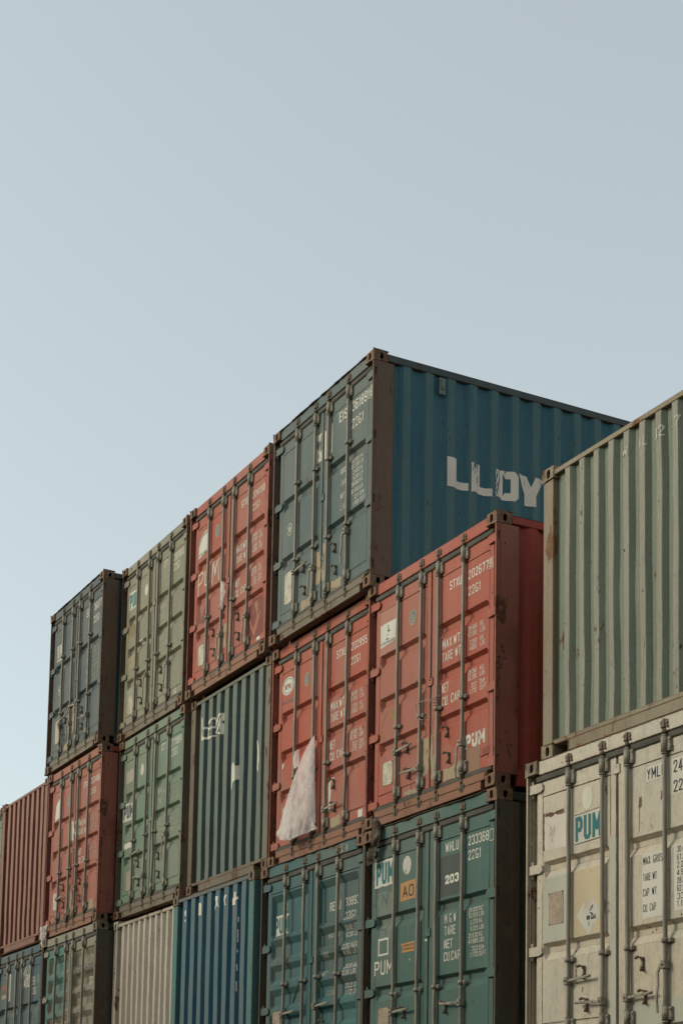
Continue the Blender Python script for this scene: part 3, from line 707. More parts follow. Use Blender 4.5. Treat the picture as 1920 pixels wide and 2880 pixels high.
S('A3', 0, .088, 2.606, 'three', 'bright red container with white number 202677 9, directly under the overhanging blue one with LLOY', P['red_paint_a'], P['red_frame'], P['red_side'])
S('B3', -2.465, .156, 2.600, 'three', 'orange red container with white number 202955 and a plastic sheet hanging over its doors', P['red_paint_b'], P['red_frame'], P['red_side'])
S('C4', -5.051, .119, 5.235, 'three', 'red container in the top row with number 204168 and PUM chalked on its left door', P['red_paint_c'], P['red_frame'], P['red_side'])
S('E3', -10.016, -.114, 2.614, 'three', 'red container with number 203498 beside the ribbed brown red container', P['red_paint_d'], P['red_frame'], P['red_side'])
S('B4', -2.312, .035, 5.192, 'two', 'highest dark blue container, its long ribbed side painted with big white letters LLOY', P['slate_paint'], P['rust_frame'], P['blue_side'], clampz=(1.78, 1.77, 1.77, 1.78), lip=True)
S('E4', -10.138, -.141, 5.240, 'two', 'grey blue container at the left end of the top row with rusty corner post', P['slate_grey_paint'], P['rust_frame'], P['blue_side'], clampz=(1.77, 1.77, 1.77, 1.78), lip=True)
S('D4', -7.617, .123, 5.235, 'three', 'olive green container in the top row with number 269910', P['olive_paint'], P['olive_frame'], P['olive_paint'])
S('D3', -7.532, .135, 2.622, 'three', 'pale sage green container with a white PUM sticker, under the olive one', P['sage_paint'], P['sage_frame'], P['sage_paint'], clampz=(1.06, 1.07, 1.06, 1.07))
S('C3', -5.053, .212, 2.632, 'wide', 'dark green ribbed container end with white graffiti letters tex', None, P['tex_frame'], P['tex_frame'], front=P['tex_paint'], header=pm('tex_rail', base=(.20, .235, .185), fade=(.24, .23, .17), rust=.3, edge=.7))
S('F3', -12.491, -.114, 2.614, 'wide', 'brown red ribbed container end with worn tan ridges at the far left', None, P['brown_frame'], P['red_side'], cast=P['brown_frame'], front=P['brown_paint'])
S('A2', .289, -.077, -.077, 'two', 'teal container with orange A0 sticker and number 233368', P['teal_paint'], P['teal_frame'], P['green_dark_side'], clampz=(.90, .90, .90, .90), flange=False, lip=True)
S('B2', -2.192, -.05, -.065, 'wave', 'grey teal container with wavy doors and number 308934', P['grey_teal_paint'], P['teal_frame'], P['green_dark_side'], clampz=(1.21, 1.21, 1.22, 1.21), lip=True)
S('C2', -4.749, -.082, -.046, 'wide', 'deep blue ribbed container end with flaked white letters near its top', None, P['blue_frame'], P['teal_side'], cast=P['tex_frame'], front=P['blue_end'], header=pm('blue_rail', base=(.15, .21, .225), fade=(.18, .20, .19), rust=.3, edge=.7))
S('D2', -7.283, .052, -.037, 'narrow', 'off white ribbed container end with small rust spots', None, P['white_frame'], P['white_frame'], cast=P['white_frame'], front=P['white_end'])
S('E2', -9.770, -.187, -.022, 'waves', 'beige and turquoise container with wavy doors and black number 527077', P['beige_teal_paint'], P['teal_frame'], P['green_dark_side'], cast=M_castl)
S('F2', -12.326, -.154, -.025, 'two', 'steel blue container with white letters SKLU 0400 at the bottom left', P['steel_blue_paint'], P['steel_frame'], P['steel_blue_paint'], cast=M_castl)
S('G3', -15.01, -.09, 2.614, 'three', 'sliver of a pale green container beyond the ribbed brown red one', P['sage_paint'], P['brown_frame'], P['sage_paint'])
S('R1', 3.129, -.04, .037, 'two', 'cream white container with black letters YMLU and a teal PUM sticker, nearest the camera', P['cream_paint'], P['cream_frame'], P['cream_frame'], cast=M_castl, clampz=(.825, .835, .835, .845))
S('R2', 3.287, .016, 2.634, 'narrow', 'large ribbed pale green container end marked WHLU 247, above the cream one', None, P['green_frame'], P['green_frame'], cast=P['green_frame'], front=P['green_end'], flange=True)
# the row that carries the stacks, below the frame
for _k, _x, _y, _p, _l in (('A1', .25, 0, 'teal_paint', 'teal container in the bottom row under the teal one with A0 sticker'), ('B1', -2.25, 0, 'red_paint_c', 'red container in the bottom row under the grey teal one'),
                           ('C1', -4.78, 0, 'steel_blue_paint', 'steel blue container in the bottom row under the deep blue ribbed one'), ('D1', -7.3, 0, 'sage_paint', 'sage green container in the bottom row under the off white ribbed one'),
                           ('E1', -9.8, -.1, 'slate_paint', 'slate container in the bottom row under the beige and turquoise one'), ('F1', -12.32, -.1, 'red_paint_d', 'red container in the bottom row under the steel blue one'),
                           ('G1', -14.9, -.1, 'olive_paint', 'olive container in the bottom row at the far left end'), ('G2', -14.9, -.1, 'slate_grey_paint', 'grey container behind the left picture edge, second row'), ('R0', 3.13, 0, 'olive_paint', 'olive container on the ground under the cream white one')):
    S(_k, _x, _y, -.03 if _k == 'G2' else (-2.68 if _k != 'R0' else -2.555), 'three', _l, P[_p], P['steel_frame'], P[_p])
for _k in SPEC: build(_k)

# stacking cones fill the gap between a container and the one below it
STACK = [('A3','A2'),('B3','B2'),('C3','C2'),('D3','D2'),('E3','E2'),('F3','F2'),('B4','B3'),('C4','C3'),('D4','D3'),('E4','E3'),('G3','G2'),('G2','G1'),
         ('A2','A1'),('B2','B1'),('C2','C1'),('D2','D1'),('E2','E1'),('F2','F1'),('R1','R0')]
for a, b in STACK:
    u, d = SPEC[a], SPEC[b]; gap = u['z']-(d['z']+H)
    if gap < .003: continue
    for cx in (.08, W-.08):
        for cy in (.10, L-.10):
            m = MB(); m.box(cx-.05, cx+.05, cy-.06, cy+.05, -gap, 0, .002); m.tube((cx, cy, 0), (cx, cy, .05), .025, 8, .012)
            obj('stacking_cone', m.mesh('stacking_cone'), M_dark, u['e'], (-W/2, -L/2, 0))

# ------------------------------------------------------------------ markings
def T(s, x, z, w, h, sl=0): return ('t', s, x, z, w, h, sl)
def stx(key, num, box=None, mat=I_white, fine=I_white):
    c = SPEC[key]; dr = c['d'][1]; k = c['kind']
    it = [T(num, 1.888, 2.095, .352, .088), T('22G1', 1.890, 1.935, .215, .088), T('STXU', 1.555, 2.095, .215, .088)]
    if box: it += [T(box, 2.262, 2.10, .035, .075)]+outline(2.252, 2.322, 2.085, 2.185, .004)
    on_door('number_lettering', it, mat, dr, k)
    on_door('weight_lettering', [T('MAX.WT.', 1.430, 1.535, .34, .092), T('TARE WT.', 1.432, 1.405, .35, .092), T('NET', 1.428, 1.100, .125, .092), T('CU. CAP.', 1.428, .970, .345, .092)], mat, dr, k)
    rows = [('30.480', 'KG', 1.583), ('67.200', 'LBS', 1.525), ('2.200', 'KG', 1.445), ('4.850', 'LBS', 1.390), ('28.280', 'KG', 1.160), ('62.350', 'LBS', 1.103), ('33.2', 'CU.M', 1.025), ('1.170', 'CU.FT', .967)]
    it = []
    for a, b, z in rows:
        w = .027*len(a.replace('.', ''))+.01; it += [T(a, 2.045-w, z, w, .046), T(b, 2.105, z, .028*len(b.replace('.', ''))+.0, .046)]
    on_door('capacity_lettering', it, fine, dr, k)
stx('A3', '202677', '9'); stx('B3', '202955'); stx('C4', '204168', None, I_white, I_worn); stx('E3', '203498', None, I_white, I_faint)
def plate(key, x0, x1, z0, z1, mat=M_plate, left=True, seed=1):
    c = SPEC[key]; m = MB(); y = DY-.004; m.box(x0, x1, y, DY+.001, z0, z1)
    o = obj('data_plate', m.mesh('data_plate'), mat, c['d'][0 if left else 1])
    m = MB()
    for a, b in ((x0+.008, z0+.008), (x1-.008, z0+.008), (x0+.008, z1-.008), (x1-.008, z1-.008)): m.tube((a, y+.001, b), (a, y-.004, b), .006, 7)
    obj('rivets', m.mesh('rivets'), M_dark, c['d'][0 if left else 1])
for k_, x0, x1, z0, z1, mt in (('A3', .29, .485, .41, .65, M_plate), ('B3', .27, .46, .33, .66, M_plate), ('C4', .30, .48, .38, .655, M_plate), ('E3', .31, .51, .41, .67, M_plate), ('B4', .295, .48, .415, .79, M_plate), ('E4', .30, .48, .43, .79, M_plate),
                               ('D3', .33, .54, .375, .655, M_plate2), ('A2', .275, .485, .44, .785, M_plate2), ('B2', .29, .48, .62, .925, M_plate2), ('R1', .285, .49, 1.15, 1.425, M_plate2), ('D4', .30, .47, .35, .62, M_plate)):
    plate(k_, x0, x1, z0, z1, mt)
def dd(key, name, items, mat, side=0, **kw): return on_door(name, items, mat, SPEC[key]['d'][side], SPEC[key]['kind'], **kw)
EMB = lambda cx, cz, r, rz=None: [('e', cx, cz, r, rz or r*1.12)]
def emblem(key, cx, cz, r, mat=I_grey):
    dd(key, 'round_emblem', [('e', cx, cz, r, r*1.12)], mat, lift=.001)
    dd(key, 'emblem_ring', [('e', cx, cz, r*.98, r*1.10, .88), ('e', cx, cz, r*.35, r*.35, .6), ('p', [(cx-.012, cz+.02), (cx+.012, cz+.02), (cx+.004, cz+.055), (cx-.004, cz+.055)]), ('p', [(cx-.03, cz-.045), (cx+.03, cz-.045), (cx+.02, cz-.035), (cx-.02, cz-.035)])], I_faint, lift=.002)
# A3
emblem('A3', .855, 2.035, .072)
dd('A3', 'white_sticker', [('p', [(.195, 1.885), (.50, 1.905), (.515, 2.125), (.19, 2.130)])], I_stick, lift=.0012)
dd('A3', 'sticker_print', [T('PT. PELAYARAN NUSA', .205, 1.905, .29, .030), ('p', [(.33, 2.03), (.40, 2.025), (.385, 2.04), (.365, 2.045), (.362, 2.10), (.35, 2.10), (.35, 2.045)]), ('p', [(.32, 1.975), (.335, 2.0), (.33, 2.01), (.325, 1.99)]), ('p', [(.35, 1.975), (.365, 2.0), (.36, 2.01), (.355, 1.99)]), ('p', [(.30, 1.945), (.38, 1.95), (.35, 1.96), (.32, 1.965)])], I_navy, lift=.0024)
dd('A3', 'bleached_patch', [('p', [(.19, 1.80), (.53, 1.80), (.53, 2.41-.14), (.19, 2.41-.14)])], ink('bleached_red', (.50, .24, .19), .45, .2, 3), lift=.0006)
dd('A3', 'painted_letters', [T('*PUM', 1.865, .45, .34, .135)], I_worn, 1)
dd('A3', 'tan_patch', [('p', [(1.86, .22), (2.12, .22), (2.12, .45), (1.86, .45)])], ink('faded_tan', (.36, .20, .13), .35, .3, 4), 1, lift=.0006)
dd('A3', 'small_patch', [('p', [(2.16, .33), (2.29, .335), (2.29, .405), (2.16, .40)])], ink('dull_red', (.30, .07, .05), .1, .2), 1)
dd('A3', 'diamond_outline', [('p', [(.38, 1.205), (.43, 1.20), (.60, .99), (.56, .97)]), ('p', [(.22, 1.03), (.235, 1.06), (.36, 1.20), (.36, 1.17)]), ('p', [(.22, 1.01), (.24, 1.01), (.31, .90), (.29, .89)])], I_yellow, lift=.0014)
dd('A3', 'adhesive_remains', [ragged(1.035, 1.19, .36, .82, 3, .02)], I_tan, 0, lift=.002); dd('A3', 'adhesive_remains', [ragged(1.24, 1.36, .30, .86, 8, .02)], I_tan, 1, lift=.002)
for sx0, sx1, sd, zz in ((.72, 1.02, 5, (.22, .27)), (1.47, 1.75, 6, (.22, .34))): dd('A3', 'adhesive_remains', [ragged(sx0, sx1, zz[0], zz[1], sd, .012)], I_tan, 0 if sx1 < 1.2 else 1, lift=.002)
# B3
dd('B3', 'oval_logo', [('e', .345, 2.10, .155, .105)], I_stick, lift=.001); dd('B3', 'oval_logo_ring', [('e', .345, 2.10, .137, .088, .9)], I_grey, lift=.002)
dd('B3', 'oval_logo_letters', [T('*stx', .265, 2.065, .165, .07)], I_redp, lift=.003); dd('B3', 'small_print', [T('PanOcean', .205, 1.895, .26, .045)], I_grey, lift=.002)
emblem('B3', .835, 2.057, .07)
dd('B3', 'white_tag', [('p', [(2.10, .225), (2.20, .225), (2.20, .305), (2.10, .30)])], I_stick, 1); dd('B3', 'white_flake', [ragged(.235, .27, 1.13, 1.20, 4, .01)], I_worn)
dd('B3', 'adhesive_remains', [ragged(1.40, 1.47, .40, .80, 12, .006)], I_stick, 1, lift=.002); dd('B3', 'adhesive_remains', [ragged(1.47, 1.70, .225, .33, 13, .014)], I_tan, 1, lift=.002)
# C4
emblem('C4', .825, 2.058, .075)
arch = [(.20, 1.86), (.50, 1.90), (.50, 2.19), (.42, 2.19), (.33, 2.165), (.25, 2.12), (.215, 2.06)]
dd('C4', 'arched_sticker', [('p', arch)], I_stick); dd('C4', 'arch_line', [('p', [(.22, 2.04), (.235, 2.04), (.28, 2.11), (.36, 2.145), (.49, 2.16), (.49, 2.175), (.35, 2.16), (.27, 2.12)]), T('PT. PELAYARAN', .215, 1.885, .27, .04)], I_navy, lift=.0024)
dd('C4', 'chalk_letters', [('p', [(.215, 1.36), (.235, 1.36), (.235, 1.66), (.215, 1.66)]), ('p', [(.235, 1.64), (.36, 1.66), (.40, 1.60), (.36, 1.52), (.235, 1.49), (.235, 1.505), (.35, 1.535), (.38, 1.60), (.35, 1.642), (.235, 1.625)]),
    ('p', [(.44, 1.64), (.46, 1.64), (.46, 1.46), (.52, 1.43), (.60, 1.46), (.60, 1.66), (.62, 1.66), (.62, 1.44), (.53, 1.41), (.44, 1.44)]), ('p', [(.67, 1.38), (.69, 1.38), (.71, 1.66), (.76, 1.48), (.78, 1.48), (.85, 1.66), (.88, 1.38), (.90, 1.38), (.87, 1.70), (.84, 1.70), (.77, 1.53), (.72, 1.70), (.69, 1.70)])], I_white)
DIRTRED = ink('dark_stain', (.24, .055, .04), .45, .2, 6)
dd('C4', 'dark_stain', [ragged(.20, .56, .96, 1.20, 21, .03)], DIRTRED, lift=.001); dd('C4', 'stained_diamond', [('p', [(1.86, .30), (2.28, .25), (2.28, .80), (1.92, .82), (1.83, .60)])], DIRTRED, 1, lift=.001)
dd('C4', 'diamond_outline', [('p', [(2.02, .30), (2.20, .56), (2.06, .78), (2.0, .74), (2.10, .56), (2.0, .40), (1.90, .56), (1.88, .53)])], ink('pale_red', (.50, .18, .13), .3, .2), 1, lift=.002)
dd('C4', 'small_tag', [('p', [(2.10, .235), (2.24, .235), (2.24, .275), (2.10, .275)])], I_stick, 1)
dd('C4', 'adhesive_remains', [ragged(1.06, 1.18, .42, .86, 31, .02)], I_tan, 0, lift=.002); dd('C4', 'adhesive_remains', [ragged(1.25, 1.32, .38, .80, 32, .015)], I_tan, 1, lift=.002)
# E3
dd('E3', 'arched_sticker', [('p', [(.25, 1.82), (.50, 1.86), (.52, 2.14), (.44, 2.15), (.36, 2.11), (.29, 2.06)])], I_stick); emblem('E3', .88, 2.03, .07)
dd('E3', 'torn_sticker', [ragged(1.0, 1.18, 1.38, 1.72, 41, .03)], I_torn, 0, lift=.002); dd('E3', 'torn_sticker', [ragged(1.24, 1.42, 1.42, 1.70, 42, .03)], I_torn, 1, lift=.002)
dd('E3', 'adhesive_remains', [ragged(1.0, 1.18, .25, .62, 43, .02)], I_tan, 0, lift=.002); dd('E3', 'adhesive_remains', [ragged(1.95, 2.15, .22, .36, 44, .02)], I_tan, 1, lift=.002)
# B4
dd('B4', 'number_lettering', [T('361891', 1.893, 2.115, .375, .115), T('22G1', 1.888, 1.920, .262, .110), T('EISU', 1.590, 2.112, .25, .115), T('8', 2.292, 2.125, .04, .10)], I_white, 1)
dd('B4', 'number_box', outline(2.283, 2.333, 2.105, 2.245, .004), I_white, 1, y=DY)
dd('B4', 'weight_lettering', [T('GROSS', 1.648, 1.497, .19, .058), T('TARE', 1.648, 1.357, .15, .058), T('NET', 1.648, 1.215, .10, .058), T('C BE', 1.650, 1.08, .14, .058)], I_worn, 1)
it = []
for a, b, z in (('30.480', 'KG', 1.525), ('67.200', 'LB', 1.458), ('2.400', 'KG', 1.388), ('5.290', 'LB', 1.322), ('28.080', 'KG', 1.255), ('61.910', 'LB', 1.175), ('33.1', 'CU.M', 1.10), ('1.169', 'CU.FT', 1.03)):
    w = .030*len(a.replace('.', ''))+.012; it += [T(a, 2.065-w, z, w, .048), T(b, 2.090, z, .030*len(b.replace('.', '')), .048)]
dd('B4', 'capacity_lettering', it, I_white, 1)
dd('B4', 'round_emblem', [('e', .39, 1.305, .062, .075, .8), ('e', .39, 1.305, .03, .036)], I_faint)
dd('B4', 'torn_sticker', [ragged(1.03, 1.19, 1.84, 2.17, 51, .012)], I_torn, 0, lift=.002); dd('B4', 'torn_sticker', [('p', [(1.245, 1.83), (1.28, 1.82), (1.28, 2.14), (1.245, 2.16)]), ('p', [(1.40, 1.82), (1.435, 1.84), (1.435, 2.18), (1.41, 2.18)])], I_stick, 1, lift=.002)
dd('B4', 'adhesive_remains', [ragged(1.08, 1.195, .42, .80, 52, .02)], I_tan, 0, lift=.002); dd('B4', 'adhesive_remains', [ragged(1.24, 1.33, .40, .84, 53, .02)], I_tan, 1, lift=.002)
dd('B4', 'adhesive_remains', [ragged(.72, 1.0, .225, .33, 54, .015)], I_tan, 0, lift=.002); dd('B4', 'adhesive_remains', [ragged(1.45, 1.70, .225, .33, 55, .015)], I_tan, 1, lift=.002)
# LLOY in big block letters along the ribbed side (outline given in metres along the wall)
def polyL(y): return [('p', [(y, 1.275), (y+.272, 1.275), (y+.272, 1.362), (y+.125, 1.362), (y+.125, 1.608), (y, 1.608)])]
def ringO(y0, y1, z0, z1, t, tz, c):
    o = [(y0+c, z0), (y1-c, z0), (y1, z0+c), (y1, z1-c), (y1-c, z1), (y0+c, z1), (y0, z1-c), (y0, z0+c)]
    i = [(y0+t, z0+tz), (y1-t, z0+tz), (y1-t, z0+tz+.01), (y1-t, z1-tz-.01), (y1-t, z1-tz), (y0+t, z1-tz), (y0+t, z1-tz-.01), (y0+t, z0+tz+.01)]
    return [('p', [o[k], o[(k+1) % 8], i[(k+1) % 8], i[k]]) for k in range(8)]
Yp = [('p', [(1.855, 1.615), (1.975, 1.61), (2.025, 1.49), (2.075, 1.61), (2.20, 1.61), (2.085, 1.40), (2.085, 1.27), (1.945, 1.27), (1.945, 1.40)])]
I_lloy = ink('white_block_letters', (.98, .93, .83), .36, .25, 13)
bl = SPEC['B4']['e']; side_b4 = [o for o in bl.children if o.name.startswith('side_wall')][0]
L2 = [('p', [(1.238, 1.275), (1.262, 1.275), (1.258, 1.38), (1.268, 1.47), (1.255, 1.54), (1.272, 1.608), (1.238, 1.608)]), ('p', [(1.318, 1.275), (1.51, 1.275), (1.51, 1.362), (1.363, 1.362), (1.363, 1.608), (1.335, 1.608), (1.322, 1.50), (1.330, 1.42)])]
O1 = [q for q in ringO(1.590, 1.848, 1.275, 1.612, .098, .088, .045) if min(p[0] for p in q[1]) > 1.6]; O2 = [('p', [(1.61, 1.30), (1.66, 1.28), (1.66, 1.61), (1.605, 1.60), (1.62, 1.5), (1.60, 1.42)])]
I_llw = ink('flaked_block_letters', (.92, .87, .77), .75, .3, 16)
for _l, _m in ((polyL(.932), I_lloy), (L2, I_lloy), ([ragged(1.262, 1.318, 1.28, 1.605, 5, .006)], I_llw), (O1, I_lloy), (O2, I_lloy), ([ragged(1.555, 1.60, 1.29, 1.60, 6, .012)], I_llw), (Yp, I_lloy)): on_side('block_letter', _l, _m, side_b4)
m = MB(); m.box(W-.006, W+.012, .812, .888, 2.275, 2.465, .004); m.box(W+.0125, W+.022, .828, .872, 2.33, 2.45, .004); obj('vent_cover', m.mesh('vent_cover'), simple('vent_paint', (.16, .19, .15), (.10, .12, .09), 20), side_b4)
# E4
dd('E4', 'number_lettering', [T('36077', 1.935, 2.115, .33, .11), T('22G1', 1.93, 1.92, .255, .11), T('EISU', 1.615, 2.105, .23, .12)], I_white, 1)
dd('E4', 'window_sticker', outline(.245, .50, 1.77, 2.02, .018)+[('p', [(.30, 1.80), (.335, 1.80), (.335, 1.99), (.30, 1.99)]), ('p', [(.37, 1.80), (.40, 1.80), (.41, 1.99), (.38, 1.99)]), ('p', [(.43, 1.80), (.47, 1.80), (.47, 1.99), (.43, 1.99)])], I_worn)
it = []
for j, (a, b) in enumerate((('30.480', 'KG'), ('67.200', 'LB'), ('2.400', 'KG'), ('5.290', 'LB'), ('28.080', 'KG'), ('61.910', 'LB'), ('33.1', 'CU.M'), ('1.169', 'CU.FT'))): it += [T(a, 1.93, 1.525-j*.07, .15, .046), T(b, 2.11, 1.525-j*.07, .11, .046)]
dd('E4', 'capacity_lettering', it, I_faint, 1); dd('E4', 'weight_lettering', [T('GROSS', 1.67, 1.50, .18, .055), T('TARE', 1.67, 1.36, .14, .055), T('NET', 1.67, 1.215, .1, .055), T('CUBE', 1.67, 1.08, .13, .055)], I_faint, 1)
dd('E4', 'round_emblem', [('e', .42, 1.275, .06, .075, .8), ('e', .42, 1.275, .03, .03)], I_faint)
dd('E4', 'peeled_sticker', [ragged(.32, .46, .44, .72, 61, .02)], ink('pale_pink_sticker', (.58, .48, .40), .25, .3), lift=.006); dd('E4', 'adhesive_remains', [ragged(1.08, 1.19, .42, .95, 62, .02)], I_tan, 0, lift=.002)
dd('E4', 'adhesive_remains', [ragged(.76, 1.0, .225, .33, 64, .015)], I_tan, 0, lift=.002)
# D4, D3: same line's markings
for key, num, sty in (('D4', '269910', I_worn), ('D3', '279891', I_faint)):
    dd(key, 'number_lettering', [T(num, 1.895, 2.13, .36, .10), T('22G1', 1.89, 1.99, .23, .105), T('CCLU', 1.535, 2.15, .24, .10)], I_worn, 1)
    dd(key, 'weight_lettering', [T('MAX.GR.', 1.455, 1.555, .30, .085), T('TARE', 1.455, 1.425, .16, .085), T('NET', 1.455, 1.125, .12, .085), T('CU.CAP.', 1.455, .985, .30, .085)], I_faint, 1)
    it = []
    for a, b, z in (('30.480', 'KG', 1.62), ('67.200', 'LB', 1.545), ('2.230', 'KG', 1.465), ('4.920', 'LB', 1.39), ('28.250', 'KG', 1.19), ('62.280', 'LB', 1.115), ('33.1', 'CU.M', 1.04), ('1.169', 'CU.FT', .965)): it += [T(a, 1.90, z, .14, .05), T(b, 2.07, z, .11, .05)]
    dd(key, 'capacity_lettering', it, I_faint, 1)
    dd(key, 'white_disc', [('e', .875 if key == 'D4' else .82, 2.045, .062, .082)], I_stick)
dd('D4', 'pum_sticker', [('p', [(.205, 1.925), (.55, 1.915), (.55, 2.17), (.205, 2.195)])], I_stick); dd('D4', 'pum_letters', [T('*PUM', .23, 1.945, .325, .205)], I_teal, lift=.0026)
dd('D4', 'yellow_letters', [T('PUM', .20, 1.50, .33, .18)], I_yellow); dd('D4', 'round_emblem', [('e', 2.08, .25, .045, .055, .8), ('e', 2.08, .25, .02, .02)], I_white, 1)
dd('D4', 'pale_patch', [ragged(.22, .55, .36, .74, 71, .02)], ink('pale_patch', (.40, .40, .31), .35, .3, 5), lift=.001); dd('D4', 'small_label', [('p', [(.66, 1.30), (.79, 1.30), (.79, 1.36), (.66, 1.36)])], I_stick)
dd('D4', 'tan_label', [ragged(.25, .53, 1.02, 1.24, 72, .012)], I_tan, lift=.0014)
dd('D3', 'pum_sticker', [('p', [(.115, 1.405), (.50, 1.385), (.50, 1.63), (.115, 1.665)])], I_stick, lift=.003); dd('D3', 'pum_letters', [T('*PUM', .145, 1.43, .39, .195)], I_navy, lift=.0045)
dd('D3', 'blank_sticker', [('p', [(.20, 1.94), (.49, 1.96), (.49, 2.14), (.45, 2.12), (.40, 2.15), (.34, 2.12), (.20, 2.14)])], ink('pale_sticker', (.48, .44, .38), .1, .3)); dd('D3', 'pill_label', [('p', [(.20, 1.02), (.23, .995), (.50, .995), (.53, 1.02), (.53, 1.055), (.50, 1.075), (.23, 1.075), (.20, 1.05)])], I_stick)
# A2
dd('A2', 'number_lettering', [T('233368', 1.905, 2.145, .34, .090), T('22G1', 1.905, 2.010, .215, .090), T('WHLU', 1.510, 2.145, .232, .092)], I_white, 1)
dd('A2', 'number_box', outline(2.262, 2.330, 2.130, 2.235, .005), I_white, 1, y=DY-.0012)
dd('A2', 'repainted_field', [('p', [(1.39, 1.735), (1.81, 1.735), (1.81, 2.11), (1.39, 2.115)])], ink('dark_grey_overpaint', (.075, .10, .095), .1, .2, 3), 1, lift=.0006)
dd('A2', 'bold_number', [T('*203', 1.512, 1.845, .235, .085)], I_white, 1, lift=.002)
dd('A2', 'weight_lettering', [T('M G W', 1.508, 1.480, .20, .085), T('TARE', 1.508, 1.365, .19, .085), T('NET', 1.503, 1.243, .145, .085), T('CU.CAP.', 1.500, 1.125, .30, .085)], I_white, 1)
it = []
for a, b, z in (('24,000', 'KG', 1.527), ('52,910', 'LBS', 1.475), ('2,370', 'KG', 1.415), ('5,225', 'LBS', 1.355), ('21,630', 'KG', 1.293), ('47,685', 'LBS', 1.240), ('33.2', 'CU.M', 1.171), ('1,172', 'CU.FT', 1.117)):
    w = .028*len(a.replace(',', '').replace('.', ''))+.01; it += [T(a, 2.075-w, z, w, .043), T(b, 2.095, z, .028*len(b.replace('.', '')), .043)]
dd('A2', 'capacity_lettering', it, I_white, 1)
dd('A2', 'pum_sticker', [ragged(.165, .53, 1.995, 2.262, 81, .006)], I_stick, lift=.003); dd('A2', 'pum_letters', [T('*PUM', .195, 2.02, .355, .215)], I_teal, lift=.0045)
dd('A2', 'white_disc', [('e', .80, 2.14, .080, .092)], I_stick); dd('A2', 'orange_sticker', [('p', [(.68, 1.795), (.97, 1.80), (.97, 1.985), (.68, 1.975)])], I_orange); dd('A2', 'orange_sticker_print', [T('A0', .725, 1.828, .21, .115)], I_black, lift=.0026)
dd('A2', 'faded_letters', [T('N', .30, 1.80, .12, .12, .2), T('H', .26, 1.50, .14, .13, .1)], ink('dark_ghost_letter', (.07, .12, .13), .5, .2, 8), lift=.0014)
dd('A2', 'faded_field', [ragged(.25, .52, 1.46, 1.93, 82, .02)], ink('bleached_teal', (.20, .26, .23), .45, .2, 3), lift=.0006)
dd('A2', 'square_outline', outline(.255, .455, 1.305, 1.475, .018), I_white); dd('A2', 'painted_letters', [T('PUM', .185, 1.115, .36, .14)], I_white)
dd('A2', 'orange_strip', [('p', [(.72, 1.29), (.96, 1.29), (.96, 1.385), (.70, 1.375), (.735, 1.34)])], I_orange); dd('A2', 'strip_print', [T('CONTAINER MUST BE', .745, 1.345, .2, .022), T('LOCKED BEFORE USE', .745, 1.31, .2, .022)], I_black, lift=.0026)
dd('A2', 'small_label', [('p', [(1.15, 1.355), (1.195, 1.355), (1.195, 1.375), (1.15, 1.375)])], I_stick); dd('A2', 'small_flake', [('p', [(.86, 1.21), (.885, 1.225), (.875, 1.20)])], I_white)
# B2
dd('B2', 'number_lettering', [T('308934', 1.885, 1.915, .365, .090), T('22G1', 1.885, 1.770, .24, .088), T('REGU', 1.545, 1.905, .245, .095)], I_white, 1)
it = []
for a, b, z in (('30.480', 'KGS.', 1.66), ('67.200', 'LBS.', 1.585), ('2.250', 'KGS.', 1.46), ('4.960', 'LBS.', 1.40), ('28.230', 'KGS.', 1.255), ('62.240', 'LBS.', 1.185), ('33.2', 'CU.M.', 1.055), ('1.172', 'CU.FT.', .985)): it += [T(a, 1.92, z, .15, .05, .25), T(b, 2.11, z, .12, .05, .25)]
dd('B2', 'capacity_lettering', it, I_worn, 1); dd('B2', 'weight_lettering', [T('MAX. GR.', 1.53, 1.615, .27, .055, .2), T('TARE', 1.48, 1.415, .12, .055, .2), T('NET', 1.47, 1.215, .09, .055, .2), T('CU.CAP.', 1.50, 1.01, .24, .055, .2)], I_faint, 1)
dd('B2', 'pum_sticker', [('p', [(.175, 1.785), (.55, 1.80), (.55, 2.02), (.175, 2.02)])], I_stick); dd('B2', 'pum_letters', [T('*PUM', .205, 1.81, .345, .185)], I_teal, lift=.0026)
dd('B2', 'anchor_emblem', [('e', .47, 2.10, .05, .06, .75), ('p', [(.465, 2.03), (.475, 2.03), (.475, 2.18), (.465, 2.18)]), ('p', [(.44, 2.14), (.50, 2.14), (.50, 2.15), (.44, 2.15)])], I_faint)
dd('B2', 'repainted_field', [('p', [(1.79, .42), (2.25, .42), (2.25, .985), (1.79, .985)])], ink('teal_overpaint', (.055, .19, .20), .1, .2, 3), 1, lift=.0008); dd('B2', 'tan_patch', [ragged(2.23, 2.26, 1.40, 1.62, 91, .01)], I_tan, 1, lift=.002)
on_door('tan_sill_patch', [ragged(1.88, 2.06, 2.47, 2.55, 92, .008)], I_tan, SPEC['B2']['d'][1], 'wave', y=.022)
# E2
dd('E2', 'turquoise_field', [('p', [(.19, 1.34), (.96, 1.34), (.96, 2.262), (.19, 2.262)])], ink('turquoise_overpaint', (.10, .22, .195), .42, .5, 2.0), lift=.001); 
dd('E2', 'turquoise_top', [('p', [(.112, .22), (.188, .22), (.188, 2.40), (.112, 2.40)]), ('p', [(.20, 2.275), (.98, 2.275), (.98, 2.40), (.20, 2.40)])], ink('turquoise_overpaint_b', (.08, .245, .215), .1, .3, 3), y=DY, lift=.001)
dd('E2', 'number_lettering', [T('527077', 1.915, 1.895, .365, .145), T('GSTU', 1.46, 1.895, .30, .16)], I_black, 1); dd('E2', 'type_lettering', [T('22G1', 1.94, 1.745, .25, .10)], I_white, 1)
